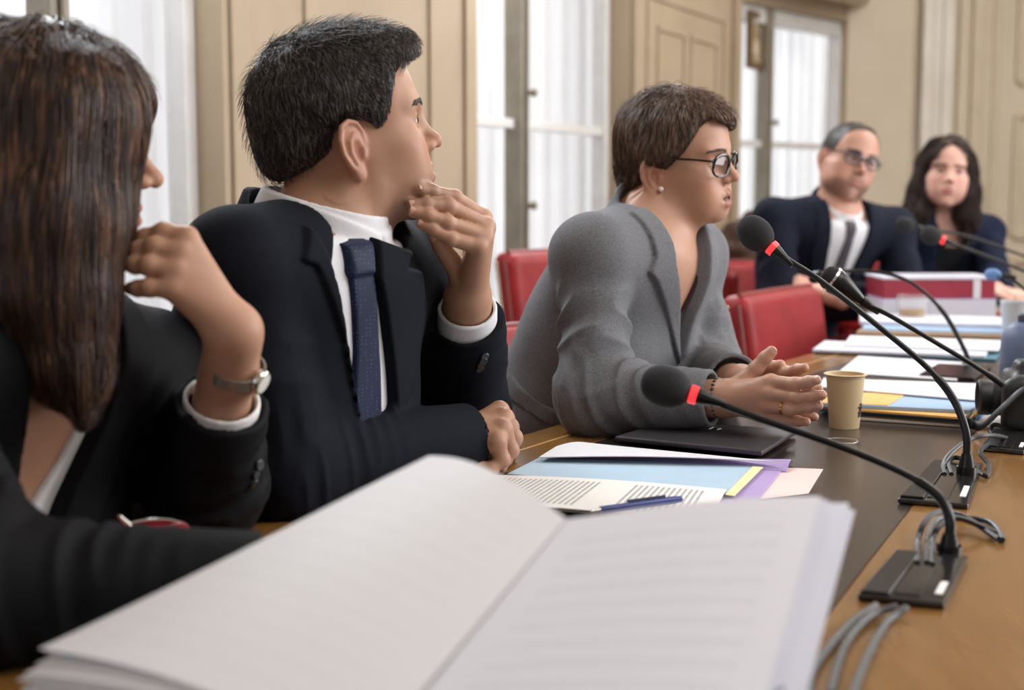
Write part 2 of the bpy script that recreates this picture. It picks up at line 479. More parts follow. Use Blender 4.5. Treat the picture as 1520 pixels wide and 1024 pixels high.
# ------------------------------------------------------------------ materials of people
def skin_mat(name, c, c2, red, stub, stub_amt=0.0, lipc=(.42, .15, .13), lip_amt=.8):
    m = mat(name, c, .48, spec=.35, sss=.12)
    v = coords(m); n = noise_tex(m, v, 38, 5, .6); n2 = noise_tex(m, coords(m), 9, 2)
    base_c = ramp(m, n, [(.3, c), (.7, c2)])
    base_c = mix(m, n2, base_c, tuple(np.array(c2) * np.array((1.0, .93, .9))))
    at = nd(m, 'ShaderNodeAttribute', attribute_name='mask'); sep = nd(m, 'ShaderNodeSeparateColor'); lk(m, at.outputs['Color'], sep.inputs[0])
    def scaled(sock, k):
        q = nd(m, 'ShaderNodeMath', operation='MULTIPLY'); lk(m, sock, q.inputs[0]); q.inputs[1].default_value = k; return q.outputs[0]
    base_c = mix(m, scaled(sep.outputs['Blue'], .32), base_c, red)
    if stub_amt:
        sp = noise_tex(m, coords(m), 900, 2, .7)
        q = nd(m, 'ShaderNodeMath', operation='MULTIPLY'); lk(m, sep.outputs['Green'], q.inputs[0]); lk(m, ramp(m, sp, [(.35, (.35,)*3), (.65, (1,)*3)]), q.inputs[1])
        base_c = mix(m, scaled(q.outputs[0], stub_amt), base_c, stub)
    base_c = mix(m, scaled(sep.outputs['Red'], lip_amt), base_c, lipc)
    base_c = mix(m, scaled(at.outputs['Alpha'], .85), base_c, srgb(84, 40, 38))
    lk(m, base_c, bsdf(m).inputs['Base Color'])
    bump(m, noise_tex(m, coords(m), 420, 3, .6), .12, .0008)
    return m
def hair_mat(name, c1, c2, c3, rough=.42, scale=(60, 60, 8)):
    m = mat(name, c1, rough, spec=.45)
    n = noise_tex(m, coords(m, scale), 3.0, 3, .6)
    lk(m, ramp(m, n, [(.34, c1), (.5, c2), (.64, c3)]), bsdf(m).inputs['Base Color'])
    return m
def cloth_mat(name, c1, c2, rough=.8, sheen=.15, weave=900, bmp=.25, scale=500, stretch=(1, 1, 1)):
    m = mat(name, c1, rough, spec=.12, sheen=sheen)
    n = noise_tex(m, coords(m, stretch), scale, 3, .7)
    lk(m, ramp(m, n, [(.35, c1), (.65, c2)]), bsdf(m).inputs['Base Color'])
    bump(m, noise_tex(m, coords(m), weave, 2, .5), bmp, .0006)
    return m
M = {}
M['skin_m'] = skin_mat('skin_tan', srgb(162, 122, 98), srgb(174, 135, 111), srgb(180, 112, 94), srgb(88, 72, 66), .42, srgb(150, 92, 84), .55)
M['skin_w'] = skin_mat('skin_rosy', srgb(172, 130, 107), srgb(184, 143, 120), srgb(182, 113, 95), srgb(88, 72, 66), 0, srgb(150, 80, 74), .75)
M['skin_y'] = skin_mat('skin_warm', srgb(166, 125, 101), srgb(179, 138, 114), srgb(186, 118, 98), srgb(88, 72, 66), 0, srgb(172, 96, 92), .7)
M['skin_b'] = skin_mat('skin_olive', srgb(180, 138, 120), srgb(196, 152, 132), srgb(190, 120, 104), srgb(70, 56, 50), .8, srgb(150, 92, 84), .6)
M['skin_bw'] = skin_mat('skin_pale', srgb(206, 160, 144), srgb(218, 174, 158), srgb(206, 140, 126), srgb(80, 64, 58), 0, srgb(176, 96, 96), .7)
M['hair_m'] = hair_mat('hair_black_sheen', srgb(32, 28, 27), srgb(52, 46, 44), srgb(120, 112, 108), .36, (90, 90, 20))  # palest tone paints sheen on the strands into the hair colour
M['hair_w'] = hair_mat('hair_brown_bob', srgb(62, 47, 39), srgb(96, 75, 62), srgb(138, 112, 93), .36)
M['hair_y'] = hair_mat('hair_long_brown', srgb(38, 26, 22), srgb(64, 43, 34), srgb(112, 78, 56), .4, (40, 40, 3))
M['hair_b'] = hair_mat('hair_cropped', srgb(40, 34, 32), srgb(54, 46, 42), srgb(70, 60, 54), .5)
M['hair_bw'] = hair_mat('hair_dark', srgb(34, 25, 22), srgb(54, 39, 34), srgb(86, 64, 54), .42)
M['brow'] = mat('eyebrow_hair', srgb(48, 38, 34), .6)
M['sclera'] = mat('eye_white', srgb(214, 206, 200), .15, sss=.05)
M['iris'] = mat('iris_brown', srgb(62, 42, 30), .08, spec=.8)
M['suit'] = cloth_mat('suit_navy_black', srgb(16, 18, 25), srgb(22, 25, 34), .85, 0)
M['suit_navy'] = cloth_mat('suit_dark_navy', srgb(22, 25, 36), srgb(30, 34, 48), .85, 0)
M['shirt'] = cloth_mat('shirt_white', srgb(214, 214, 218), srgb(224, 224, 228), .7, .05, 700, .12)
M['shoe'] = mat('shoe_black', srgb(22, 20, 20), .35)
M['nail'] = mat('nail_pink', srgb(206, 158, 140), .28, spec=.5)
def tie_mat():
    m = mat('tie_navy_dotted', srgb(18, 27, 52), .6, spec=.25)
    v = nd(m, 'ShaderNodeTexVoronoi'); v.inputs['Scale'].default_value = 210; v.inputs['Randomness'].default_value = .25
    lk(m, coords(m), v.inputs['Vector'])
    lk(m, ramp(m, v.outputs['Distance'], [(.14, srgb(58, 76, 118)), (.26, srgb(19, 29, 56))]), bsdf(m).inputs['Base Color'])
    return m
M['tie'] = tie_mat()
M['button'] = mat('button_dark', srgb(34, 34, 38), .35)
def blazer_mat():
    m = mat('blazer_grey_wool', srgb(120, 120, 122), .9, spec=.15)
    n = noise_tex(m, coords(m, (1, 1, .35)), 700, 3, .75); n2 = noise_tex(m, coords(m, (.35, 1, 1)), 620, 2, .7)
    a = ramp(m, n, [(.3, srgb(84, 85, 89)), (.7, srgb(130, 131, 135))])
    b = ramp(m, n2, [(.3, srgb(84, 85, 89)), (.7, srgb(130, 131, 135))])
    lk(m, mix(m, .5, a, b), bsdf(m).inputs['Base Color'])
    bump(m, n, .2, .0006); return m
M['blazer'] = blazer_mat()
M['top_dark'] = cloth_mat('blouse_dark', srgb(48, 30, 30), srgb(60, 38, 38), .7)
M['frame_black'] = mat('frame_black', srgb(20, 19, 20), .18, spec=.6)
def lens_mat():
    m = mat('lens_clear', (1, 1, 1), .0)
    nt = m.node_tree; out = nt.nodes['Material Output']
    t = nd(m, 'ShaderNodeBsdfTransparent'); g = nd(m, 'ShaderNodeBsdfGlossy'); g.inputs['Roughness'].default_value = .03
    t.inputs['Color'].default_value = (.93, .94, .96, 1)
    mx = nd(m, 'ShaderNodeMixShader'); mx.inputs[0].default_value = .06
    lk(m, t.outputs[0], mx.inputs[1]); lk(m, g.outputs[0], mx.inputs[2]); lk(m, mx.outputs[0], out.inputs['Surface'])
    return m
M['lens'] = lens_mat()
M['pearl'] = mat('pearl_white', srgb(232, 226, 214), .18, spec=.6)
M['gold'] = mat('gold', srgb(214, 176, 104), .22, metal=1)
M['beads'] = mat('beads_dark_metal', srgb(92, 84, 78), .25, metal=.8)
M['pupil'] = mat('pupil_black', srgb(12, 10, 10), .05, spec=.8)
M['lash'] = mat('eyelash_dark', srgb(36, 28, 26), .6)
M['jacket_black'] = cloth_mat('jacket_black', srgb(13, 13, 15), srgb(19, 19, 22), .7, 0)
M['top_white'] = cloth_mat('blouse_white', srgb(222, 220, 220), srgb(230, 228, 228), .7, .05, 600, .12)
M['top_black'] = cloth_mat('blouse_black', srgb(20, 20, 24), srgb(28, 28, 32), .75)
M['cardigan'] = cloth_mat('cardigan_navy', srgb(20, 26, 44), srgb(27, 34, 56), .9, 0)
M['tie_grey'] = cloth_mat('tie_grey', srgb(72, 68, 74), srgb(88, 84, 90), .6)
M['frame_blue'] = mat('frame_blue_black', srgb(30, 36, 66), .2, spec=.6)
M['watch_band'] = noisy('watch_mesh_band', srgb(150, 142, 134), srgb(180, 172, 164), 900, .35, metal=.7)
M['steel'] = mat('steel', srgb(214, 208, 200), .18, metal=1)
M['dial'] = mat('watch_dial', srgb(226, 222, 214), .15, spec=.6)
M['brow_w'] = mat('eyebrow_hair_brown', srgb(88, 68, 56), .6)
M['bag'] = noisy('bag_leather_red', srgb(150, 26, 44), srgb(126, 18, 34), 20, .35)
# ------------------------------------------------------------------ figures
class Fig: pass
def make_head(fig, loc, R, S, h):
    fig.loc = np.asarray(loc, float); fig.R = R; fig.S = S; fig.h = h
    fig.hf = lambda P: head_sdf(to_head(P, R, fig.loc, S), h) * F32(S)
def eyes(fig, parent, look=(0, 1, 0), res=20, lash=.0008):
    """eyeballs: white with a dark iris cap turned to the look direction"""
    for sx in (1, -1):
        c = to_world(A([[sx * EYE[0], EYE[1], EYE[2]]]), fig.R, fig.loc, fig.S)[0]
        d = unit(fig.R @ unit(look)); r = .0122 * fig.S
        prof = [(r * math.sin(t), r * math.cos(t)) for t in np.linspace(math.pi, .52, 14)]
        o = MB().lathe(prof, c, d, res).build('eyeball', M['sclera'], parent, smooth=True)
        prof = [(r * math.sin(t), r * math.cos(t) + .0004 * fig.S) for t in np.linspace(.56, 0, 6)]
        ir = MB().lathe(prof, c, d, res).build('iris', M['iris'], o, smooth=True)
        prof = [(r * math.sin(t), r * math.cos(t) + .0007 * fig.S) for t in np.linspace(.22, 0, 4)]
        MB().lathe(prof, c, d, res).build('pupil', M['pupil'], o, smooth=True)
        L = []
        for t in np.linspace(-.0118, .0118, 13):
            z = fig.h['eye_open'] * math.sqrt(max(0, 1 - (t / .0125) ** 2)) + .0006; y = math.sqrt(.0141 ** 2 - t * t - z * z)
            L.append(to_world(A([[sx * EYE[0] + t, EYE[1] + y, EYE[2] + z]]), fig.R, fig.loc, fig.S)[0])
        MB().tube(L, [lash * (.4 + .6 * math.sin(math.pi * k / 12)) for k in range(13)], 6).build('eyelash', M['lash'], parent, smooth=True)
def brows(fig, parent, n=160, col='brow', thick=.00035, zoff=0.0, arch=.004):
    f = lambda P: head_sdf(P, fig.h, False)
    for sx in (1, -1):
        t = rng.uniform(0, 1, n); wv = rng.normal(0, .0016, n) * (1.1 - .6 * t)
        P = np.stack([sx * (.011 + t * .036), .105 - t * .030, .0405 + zoff + arch * np.sin(t * 2.4) + wv], 1).astype(F32)
        for _ in range(6): P = P - f(P)[:, None] * grad(f, P, .002)
        out = A([sx * 1.0, -.25, .32])
        dirv = np.stack([np.full(n, sx * 1.0), np.full(n, -.45), .75 - 1.2 * t], 1)
        paths = [P]
        for s in range(3):
            Q = paths[-1] + A(dirv / np.linalg.norm(dirv, axis=1, keepdims=True)) * F32(.0028)
            Q = Q - (f(Q) - F32(.0008))[:, None] * grad(f, Q, .002); paths.append(Q)
        V, q = tubes_np(np.stack(paths, 1), np.full((n, 4), thick) * np.array([1, 1, .8, .3]))
        obj_np('eyebrow', to_world(V, fig.R, fig.loc, fig.S), q, M[col], parent)
def hair_obj(fig, parent, vol, lo, hi, h, mat_, grooms, cap_inset=.0015, name='hair'):
    capf = lambda P: vol(P) + F32(cap_inset)
    V, Q = mesh_sdf(capf, lo, hi, h)
    Vs, Qs, b = [V], [Q], len(V)
    for g in grooms(V):
        path, r = g
        v, q = tubes_np(path, r); Vs.append(v); Qs.append(q + b); b += len(v)
    return obj_np(name, to_world(np.concatenate(Vs), fig.R, fig.loc, fig.S), np.concatenate(Qs), mat_, parent)
def pick(V, n, cond=None):
    if cond is not None: V = V[cond(V)]
    return A(V[rng.integers(0, len(V), n)])
# ------------------------------------------------------------------ bodies and clothes
def make_torso(fig, sR, sL, hip, wid=1.0, dep=1.0, fem=False, lean=None):
    fig.sR, fig.sL, fig.hip = map(lambda v: np.asarray(v, float), (sR, sL, hip))
    fig.M = (fig.sR + fig.sL) / 2
    a = unit(fig.sL - fig.sR); b = fig.M - fig.hip; fig.tl = np.linalg.norm(b)
    b = unit(b - a * (a @ b)); c = np.cross(a, b)
    fig.X = np.stack([a, b, c], 1); fig.wid, fig.dep, fig.fem = wid, dep, fem
    fig.hw = np.linalg.norm(fig.sL - fig.sR) / 2
    fig.nb = fig.M + b * .015 - c * .008
    fig.nt = fig.loc + fig.R @ (np.array([0, -.024, -.035]) * fig.S)
def tq(fig, P): return (P - A(fig.M)) @ A(fig.X)
def tw(fig, a, b, c): return fig.M + fig.X @ np.array([a, b, c])
def ab(fig, px, py, c=.10):
    """torso-front coordinates (a,b) of a measured pixel on the plane c"""
    d = W(px, py, 1.0) - CAM; o = (CAM - fig.M) @ fig.X; dd = d @ fig.X
    t = (c - o[2]) / dd[2]; p = o + dd * t
    return (p[0], p[1])
def trace(fig, px, py, g=.014, c=.10):
    """(a,b) where the line of sight of a measured pixel meets the torso surface"""
    d = unit(W(px, py, 1.0) - CAM); t = 0.6
    for _ in range(60):
        e = float(torso(fig, A((CAM + d * t)[None]), g)[0]); t += e * .9
        if abs(e) < .0005: break
        if t > 8: return ab(fig, px, py, c)
    p = tq(fig, (CAM + d * t)[None])[0]
    return (float(p[0]), float(p[1]))
def torso(fig, P, g=0.0):
    q = tq(fig, P); w, dp = fig.wid, fig.dep; L = fig.tl
    d = ell(q, (0, -.17, .012), (.150 * w + g, .235 + g, .100 * dp + g))
    if fig.fem:
        for s in (1, -1): d = smin(d, ell(q, (s * .07, -.185, .070 * dp), (.068 + g, .075 + g, .060 + g)), .05)
        d = smin(d, ell(q, (0, -.36, .0), (.128 * w + g, .16, .092 * dp + g)), .08)
    d = smin(d, ell(q, (0, -.15, -.045 * dp), (.150 * w + g, .17 + g, .085 * dp + g)), .05)
    for c_, r_, k_ in getattr(fig, 'extra', ()): d = smin(d, ell(q, c_, A(r_) + F32(g)), k_)
    d = smin(d, ell(q, (0, -L + .06, .0), (.155 * w + g, .19 + g, .115 * dp + g)), .10)
    d = smin(d, rc(P, fig.sR, fig.sL, .052 + g, .052 + g), .07)
    d = smin(d, ell(q, (0, -.06, -.012), (.125 * w + g, .085 + g, .072 + g)), .05)
    d = smin(d, rc(P, fig.M + fig.X @ np.array([0, .0, -.01]), fig.nb + (fig.nt - fig.nb) * .35, .070 + g, .05), .05)
    return d
def arm(P, s, e, w, rs, re, rw, k=.02):
    return smin(rc(P, s, e, rs, re), rc(P, e, w, re, rw), k)
def neck_f(fig, P, r0=.054, r1=.060): return rc(P, fig.nt, fig.nb, r0 * fig.S, r1)
def hand_f(P, hd):
    """palm + five finger chains; hd: wrist, fingers [[(p,r)...]...] index..pinky, thumb"""
    d = None
    for fch in hd['fingers']:
        e = rc(P, hd['wrist'], fch[0][0], hd.get('rw', .019), hd.get('rk', .0118))
        d = e if d is None else smin(d, e, .012)
    if 'heel' in hd: d = smin(d, rc(P, hd['wrist'], hd['heel'], .017, .014), .02)
    fg = None
    for fch in hd['fingers']:
        pts = [p for p, r in fch]; rr = [r for p, r in fch]
        e = chain(P, pts, rr, .003)
        for p, r in fch[1:-1]: e = smin(e, sph(P, p, r * 1.07), .004)
        fg = e if fg is None else smin(fg, e, .0016)
    d = smin(d, fg, .005)
    tp = [p for p, r in hd['thumb']]; tr = [r for p, r in hd['thumb']]
    e = chain(P, tp, tr, .004)
    d = smin(d, smin(e, rc(P, hd['wrist'], tp[0], .016, tr[0]), .012), .005)
    d = smin(d, rc(P, hd['wrist'], hd['wrist'] + (hd['wrist'] - hd['back']) * -1.0, hd.get('rw', .019) + .004, hd.get('rf', .026)), .02) if 'back' in hd else d
    return d
def hbox(hd, pad=.03):
    p = [q for f in hd['fingers'] for q, r in f] + [q for q, r in hd['thumb']] + [hd['wrist']] + ([hd['back']] if 'back' in hd else [])
    p = np.array(p); return p.min(0) - pad, p.max(0) + pad
def nails(hd, parent, mname='nail', up=None, which=None):
    """fingernails: small domed plates near each tip, facing up"""
    for i, f in enumerate(hd['fingers'] + [hd['thumb']]):
        if which is not None and i not in which: continue
        p1, p2, r = f[-2][0], f[-1][0], f[-1][1]
        t = unit(p2 - p1); n = hd['nails'][i] if 'nails' in hd else (up if up is not None else hd['up'])
        n = unit(np.asarray(n, float) - t * (np.asarray(n, float) @ t)); s = np.cross(n, t)
        c = p2 + n * r * .62 + t * r * .25
        v = []; m = 7
        G = np.zeros((m, m, 3))
        for a in range(m):
            for b in range(m):
                u, w_ = (a / (m - 1) - .5) * 2, (b / (m - 1) - .5) * 2
                k = math.sqrt(1 - .35 * w_ * w_)
                G[a, b] = p2 + t * (r * (.25 + .62 * u * k)) + s * r * .66 * w_ + n * (r * (1.0 - .33 * w_ * w_) - (.10 * r if u > 0 else 0) * u)
        MB().sheet(G, .0006).build('fingernail', M[mname], parent, smooth=True)
def folds(P, e, axis, amp, rad=.09, fr=42, fr2=9, seed=0):
    """compression folds round a joint, running across the limb axis"""
    axis = unit(axis); n1 = unit(np.cross(axis, [.3, .5, .81])); n2 = np.cross(axis, n1)
    q = P - A(e); g = np.exp(-np.einsum('ij,ij->i', q, q) / F32(rad * rad))
    c = np.stack([q @ A(axis) * F32(fr) + (q @ A(n1)) * F32(fr * .45), q @ A(n1) * F32(fr2), q @ A(n2) * F32(fr2)], 1) + F32(seed * 13.7)
    n = vnoise(c)
    return F32(amp) * g * (1 - 2 * np.abs(n))
def sleeve_f(P, s, e, w, end, rs, re, rw, k=.03):
    """sleeve along shoulder-elbow-wrist, cut at `end` and hollow there"""
    ax = unit(np.asarray(w, float) - np.asarray(e, float))
    fore = rc(P, e, w, re, rw)
    t = (P - A(end)) @ A(ax)
    fore = smax(fore, t, .004)
    d = smin(rc(P, s, e, rs, re), fore, k)
    hole = smax(rc(P, e, w, re - .007, rw - .007), -(t + F32(.030)), .004)
    return smax(d, -hole, .002)
def shell(fig, P, b0, b1, r0, r1, th, c0=-.008, gap=0.0, tilt=0.0, ez=.83):
    """collar band round the neck axis of the torso"""
    q = tq(fig, P); b = q[:, 1] + q[:, 2] * F32(tilt)
    r = np.sqrt(q[:, 0] ** 2 + ((q[:, 2] - F32(c0)) * F32(ez)) ** 2)
    t = np.clip((b - b0) / (b1 - b0), 0, 1)
    d = np.abs(r - (r0 + (r1 - r0) * t)) - F32(th)
    d = smax(d, np.maximum(b0 - b, b - b1), .003)
    if gap: d = smax(d, -smax(np.abs(q[:, 0]) - F32(gap), -(q[:, 2] - F32(c0)), .002), .002)
    return d.astype(F32)
def legs_obj(fig, parent, m, seat=.47, knee_f=.40, shoe=None, name='trousers', h=.010, turn=0.0):
    """seated thighs and shins"""
    f = fig.X[:, 2].copy(); f[2] = 0; f = unit(f); a = fig.X[:, 0].copy(); a[2] = 0; a = unit(a)
    f = unit(f * math.cos(turn) + a * math.sin(turn))
    hp = fig.hip.copy(); hp[2] = seat + .085
    pts = []
    for s in (1, -1):
        h0 = hp + a * s * .085; kn = hp + f * knee_f + a * s * .11; kn[2] = seat + .06
        an = kn + f * .02; an[2] = .10
        pts.append((h0, kn, an))
    def fn(P):
        d = ell(P, hp, (.16, .16, .10))
        for h0, kn, an in pts: d = smin(d, smin(rc(P, h0, kn, .082, .062), rc(P, kn, an, .060, .048), .03), .04)
        return d
    al = np.array([p for t in pts for p in t] + [hp])
    sdf_obj(name, fn, al.min(0) - .2, al.max(0) + .2, h, m, parent)
    for h0, kn, an in pts:
        c = an + f * .06
        def sf(P, an=an, f=f):
            d = rc(P, [an[0], an[1], .055], np.array([an[0], an[1], .035]) + f * .16, .042, .030)
            return smax(d, -(P[:, 2] - F32(.002)), .004)
        sdf_obj('shoe', sf, [c[0] - .2, c[1] - .2, 0], [c[0] + .2, c[1] + .2, .12], .008, M['shoe'], parent)
    return hp
# ------------------------------------------------------------------ the man in the dark suit, hand at his chin
def build_man():
    fig = Fig()
    h = dict(HP, chin_y=.072, chin_z=-.080, jaw_y=.004, nose_tip=(.1115, -.009), cheek=.93, jaw_w=.047, lip=.9)
    make_head(fig, (-.203, 1.776, 1.167), rot(17, 11, 0), 1.0, h)
    root = empty('person', label='man in a dark suit and navy tie resting his fingertips on his chin', cat='person')
    sR = W(350, 394, 1.59); sL = W(592, 400, 1.89)
    make_torso(fig, sR, sL, (-.335, 1.785, .55), 1.08, 1.0)
    fig.nb = fig.M + fig.X @ np.array([0, .03, -.012])
    fig.extra = [((0, -.36, .03), (.142, .165, .108), .06), ((-.05, -.27, .0), (.12, .16, .108), .06), ((.07, -.30, .0), (.11, .20, .105), .06)]
    eR = W(420, 702, 1.60); wR = W(690, 651, 1.80)
    eL = W(690, 616, 2.00); wL = W(694, 442, 1.835)
    # hands, finger by finger
    P3 = lambda *l: [(W(x, y, Y), r) for x, y, Y, r in l]
    hl = dict(wrist=wL, rw=.020, rk=.0125, back=W(694, 490, 1.875), rf=.026,
        fingers=[P3((716,323,1.805,.0112),(674,294,1.775,.0100),(641,285,1.755,.0088),(625,282,1.745,.0076)),
                 P3((721,337,1.788,.0115),(665,307,1.755,.0102),(633,304,1.742,.0088),(614,305,1.736,.0078)),
                 P3((718,352,1.773,.0112),(663,331,1.742,.0098),(635,320,1.732,.0086),(615,315,1.728,.0076)),
                 P3((709,366,1.762,.0102),(668,354,1.742,.0088),(642,340,1.733,.0076),(626,332,1.730,.0068))],
        thumb=P3((684,410,1.815,.0135),(668,385,1.800,.0118),(655,366,1.785,.0108),(647,352,1.775,.0092)))
    hl['nails'] = [(-.45, -.75, .5)] * 5
    hr = dict(wrist=wR, rw=.022, rk=.0135, back=W(640, 668, 1.765), rf=.028,
        fingers=[P3((741,610,1.845,.0125),(757,634,1.865,.0112),(748,664,1.86,.0100),(730,668,1.845,.009)),
                 P3((748,621,1.820,.0130),(762,650,1.835,.0115),(748,682,1.825,.0102),(727,682,1.815,.009)),
                 P3((746,637,1.795,.0125),(757,668,1.805,.0110),(740,692,1.795,.0098),(718,686,1.79,.0088)),
                 P3((737,655,1.775,.0115),(745,682,1.780,.0100),(728,697,1.772,.0088),(708,690,1.77,.008))],
        thumb=P3((706,640,1.845,.014),(735,640,1.885,.0125),(752,660,1.90,.011),(758,676,1.90,.0095)))
    b1, b2 = hbox(hl), hbox(hr)
    hf = lambda P: fig.hf(P)
    hlo, hhi = fig.loc - .19, fig.loc + .19
    def body(P):
        d = near(P, hlo, hhi, hf, .03)
        d = smin(d, neck_f(fig, P, .055, .062), .03)
        # sterno-mastoid cord
        s = fig.loc + fig.R @ np.array([.058, -.02, -.035]); e = tw(fig, -.02, -.01, .055)
        d = smin(d, rc(P, s, e, .012, .012), .02)
        d = smin(d, torso(fig, P, -.006), .03)
        d = smin(d, arm(P, sR, eR, wR, .050, .042, .030), .03)
        d = smin(d, arm(P, sL, eL, wL, .050, .042, .030), .03)
        d = smin(d, near(P, *b1, lambda q: hand_f(q, hl), .02), .008)
        d = smin(d, near(P, *b2, lambda q: hand_f(q, hr), .02), .008)
        return d
    pts = np.array([sR, sL, eR, eL, wR, wL, fig.hip, fig.loc, b1[0], b1[1], b2[0], b2[1]])
    Vb, Qb = mesh_sdf(body, pts.min(0) - .20, pts.max(0) + .20, .0021)
    o = obj_np('body', Vb, Qb, M['skin_m'], root, True, head_mask(to_head(A(Vb), fig.R, fig.loc, fig.S), h) * (ln(A(Vb) - A(fig.loc)) < .17)[:, None])
    eyes(fig, o, look=(.15, 1, -.05)); brows(fig, o)
    nails(hl, o)
    # hair
    poly = [(.135,.124),(.106,.108),(.080,.100),(.062,.084),(.051,.050),(.041,.010),(.027,.010),(.019,.028),(.008,.036),(-.012,.037),(-.026,.026),(-.032,.004),(-.05,-.008),(-.078,-.019),(-.105,-.024),(-.15,-.02),(-.19,.22),(.17,.24)]
    def vol(P):
        d = ell(P, (0, -.005, .067), (.0865, .1085, .0875))
        d = smin(d, ell(P, (0, .051, .104), (.056, .053, .034)), .03)
        d = smin(d, ell(P, (0, -.056, .014), (.058, .054, .050)), .03)
        n = vnoise(P * A((55, 55, 22))) * F32(.0025)
        return smax(d + n, poly2(P[:, 1], P[:, 2], poly), .018)
    def flow(P):
        v = P - A((.0, -.075, .150)); v = v / (ln(v)[:, None] + .02)
        top = np.clip((P[:, 2] - .115) / .03, 0, 1)[:, None]
        dn = np.zeros_like(P); dn[:, 2] = -1; dn[:, 1] = np.where(P[:, 1] > .0, .30, .05)
        fw = np.zeros_like(P); fw[:, 1] = 1.0; fw[:, 2] = .05; fw[:, 0] = .25
        return v * .9 + dn * (1 - top) * 1.1 + fw * top * (P[:, 1] > -.05)[:, None]
    def grooms(V):
        up = lambda V: np.ones(len(V), bool)
        yield groom(vol, pick(V, 11000), flow, 6, .034, .00055, .0008, .35, .0016, .3, .5, .002)
        yield groom(vol, pick(V, 1600, lambda V: (V[:, 2] > .10) | (V[:, 1] < -.06)), flow, 6, .030, .00035, .002, .6, .002, .3, .6, .010)
        yield groom(vol, pick(V, 900, lambda V: (V[:, 1] > .075) & (V[:, 2] > .10)), flow, 6, .026, .00045, .001, .5, .002, .3, .5, .010)
    hair_obj(fig, o, vol, (-.12, -.15, -.05), (.12, .15, .19), .003, M['hair_m'], grooms)
    # shirt
    V = lambda l, c=.10: [trace(fig, x, y) for x, y in l]
    vp = [(-.085,.12),(-.080,.06)] + V([(488,402),(512,520),(526,640),(530,720)]) + V([(586,720),(582,630),(570,500),(556,410)], .10) + [(.080,.06),(.085,.12)]
    q = lambda P: tq(fig, P)
    sleeveL_end = W(697, 474, 1.862); sleeveR_end = W(694, 662, 1.805)
    axL = unit(wL - eL); axR = unit(wR - eR)
    def shirt(P):
        d = torso(fig, P, .010)
        Qc = q(P)
        d = smax(d, Qc[:, 1] - F32(.05), .01)
        d = smin(d, shell(fig, P, -.04, .080, .0920, .0645, .003, -.018, 0), .006)
        for pl in ([(-.11,.086),(-.001,.060),(-.003,.050),(-.050,-.004),(-.088,.03),(-.12,.05)], [(.11,.086),(.001,.060),(.003,.050),(.050,-.004),(.088,.03),(.12,.05)]):
            r = np.sqrt(Qc[:, 0] ** 2 + ((Qc[:, 2] + F32(.018)) * F32(.83)) ** 2)
            t = (Qc[:, 1] - F32(.01)) / F32(.07)
            s = np.abs(r - (.0850 - .0170 * t)) - F32(.003)
            s = smax(s.astype(F32), smax(poly2(Qc[:, 0], Qc[:, 1], pl), -Qc[:, 2] - F32(.03), .004), .003)
            d = smin(d, s, .003)
        d = smin(d, smax(shell(fig, P, .024, .079, .0790, .0675, .003, -.018), Qc[:, 2] - F32(.0), .01), .003)
        # cuffs
        for e_, w_, ax, end, L in ((eL, wL, axL, sleeveL_end, .024), (eR, wR, axR, sleeveR_end, -.012)):
            t = (P - A(end)) @ A(ax)
            cu = smax(np.abs(rc(P, e_, w_ + ax * .04, .044, .0345)) - F32(.0028), np.abs(t - F32(L - .03)) - F32(.03), .002)
            d = np.minimum(d, cu)
        return d
    sdf_obj('shirt', shirt, pts.min(0) - .15, pts.max(0) + .15, .0030, M['shirt'], o)
    # tie
    tp = V([(512,366),(548,358),(552,400),(556,412),(564,520),(568,650),(566,720),(536,720),(536,650),(528,520),(520,412),(516,404)], .105)
    tp = tp[:6] + [(tp[5][0] + .008, -.30), (tp[9][0] + .008, -.30)] + tp[9:] if len(tp) == 12 else tp
    def tie(P):
        Qc = q(P)
        kn = V([(510,364),(549,357),(553,404),(518,410)])
        d = smax(np.minimum(torso(fig, P, .016), smax(shell(fig, P, -.02, .045, .082, .072, .006, -.018), -Qc[:, 2], .004)), poly2(Qc[:, 0], Qc[:, 1], tp), .005)
        k = smax(np.minimum(torso(fig, P, .021), smax(shell(fig, P, -.03, .062, .090, .073, .009, -.018), -Qc[:, 2], .004)), poly2(Qc[:, 0], Qc[:, 1], kn), .006)
        return smax(smin(d, k, .004), -Qc[:, 2] + F32(.02), .004)
    sdf_obj('tie', tie, fig.M - .35, fig.M + .3, .0026, M['tie'], o)
    # jacket
    lapN = V([(441,330),(441,384),(462,392),(505,505),(528,640),(531,640),(512,520),(488,402),(452,335)], .11)
    lapF = V([(553,352),(556,410),(572,500),(584,630),(590,630),(622,470),(618,400),(598,396),(606,372)], .11)
    def jacket(P):
        Qc = q(P)
        d = torso(fig, P, .018)
        cut = smax(poly2(Qc[:, 0], Qc[:, 1], vp), -(Qc[:, 2] - F32(.01)), .006)
        d = smax(d, -cut, .004)
        sl = sleeve_f(P, sR, eR, wR, sleeveR_end, .055, .060, .0465)
        s2 = sleeve_f(P, sL, eL, wL, sleeveL_end, .070, .060, .046)
        sl = sl - folds(P, eR, wR - eR, .0055, .10, 46, 12, 1) - folds(P, sR + (eR - sR) * .35, eR - sR, .004, .12, 26, 8, 2)
        s2 = s2 - folds(P, eL, wL - eL, .005, .10, 46, 12, 3) - folds(P, (eL + wL) / 2, wL - eL, .003, .10, 30, 8, 5)
        d = smin(d, sl, .016); d = smin(d, s2, .016)
        d0 = d - vnoise(P * 11) * F32(.003)
        neck = smax(np.sqrt(Qc[:, 0] ** 2 + ((Qc[:, 2] + F32(.016)) * F32(.83)) ** 2) - F32(.0900), -Qc[:, 1] - F32(.06), .01)
        d = smax(d0, -neck, .003)
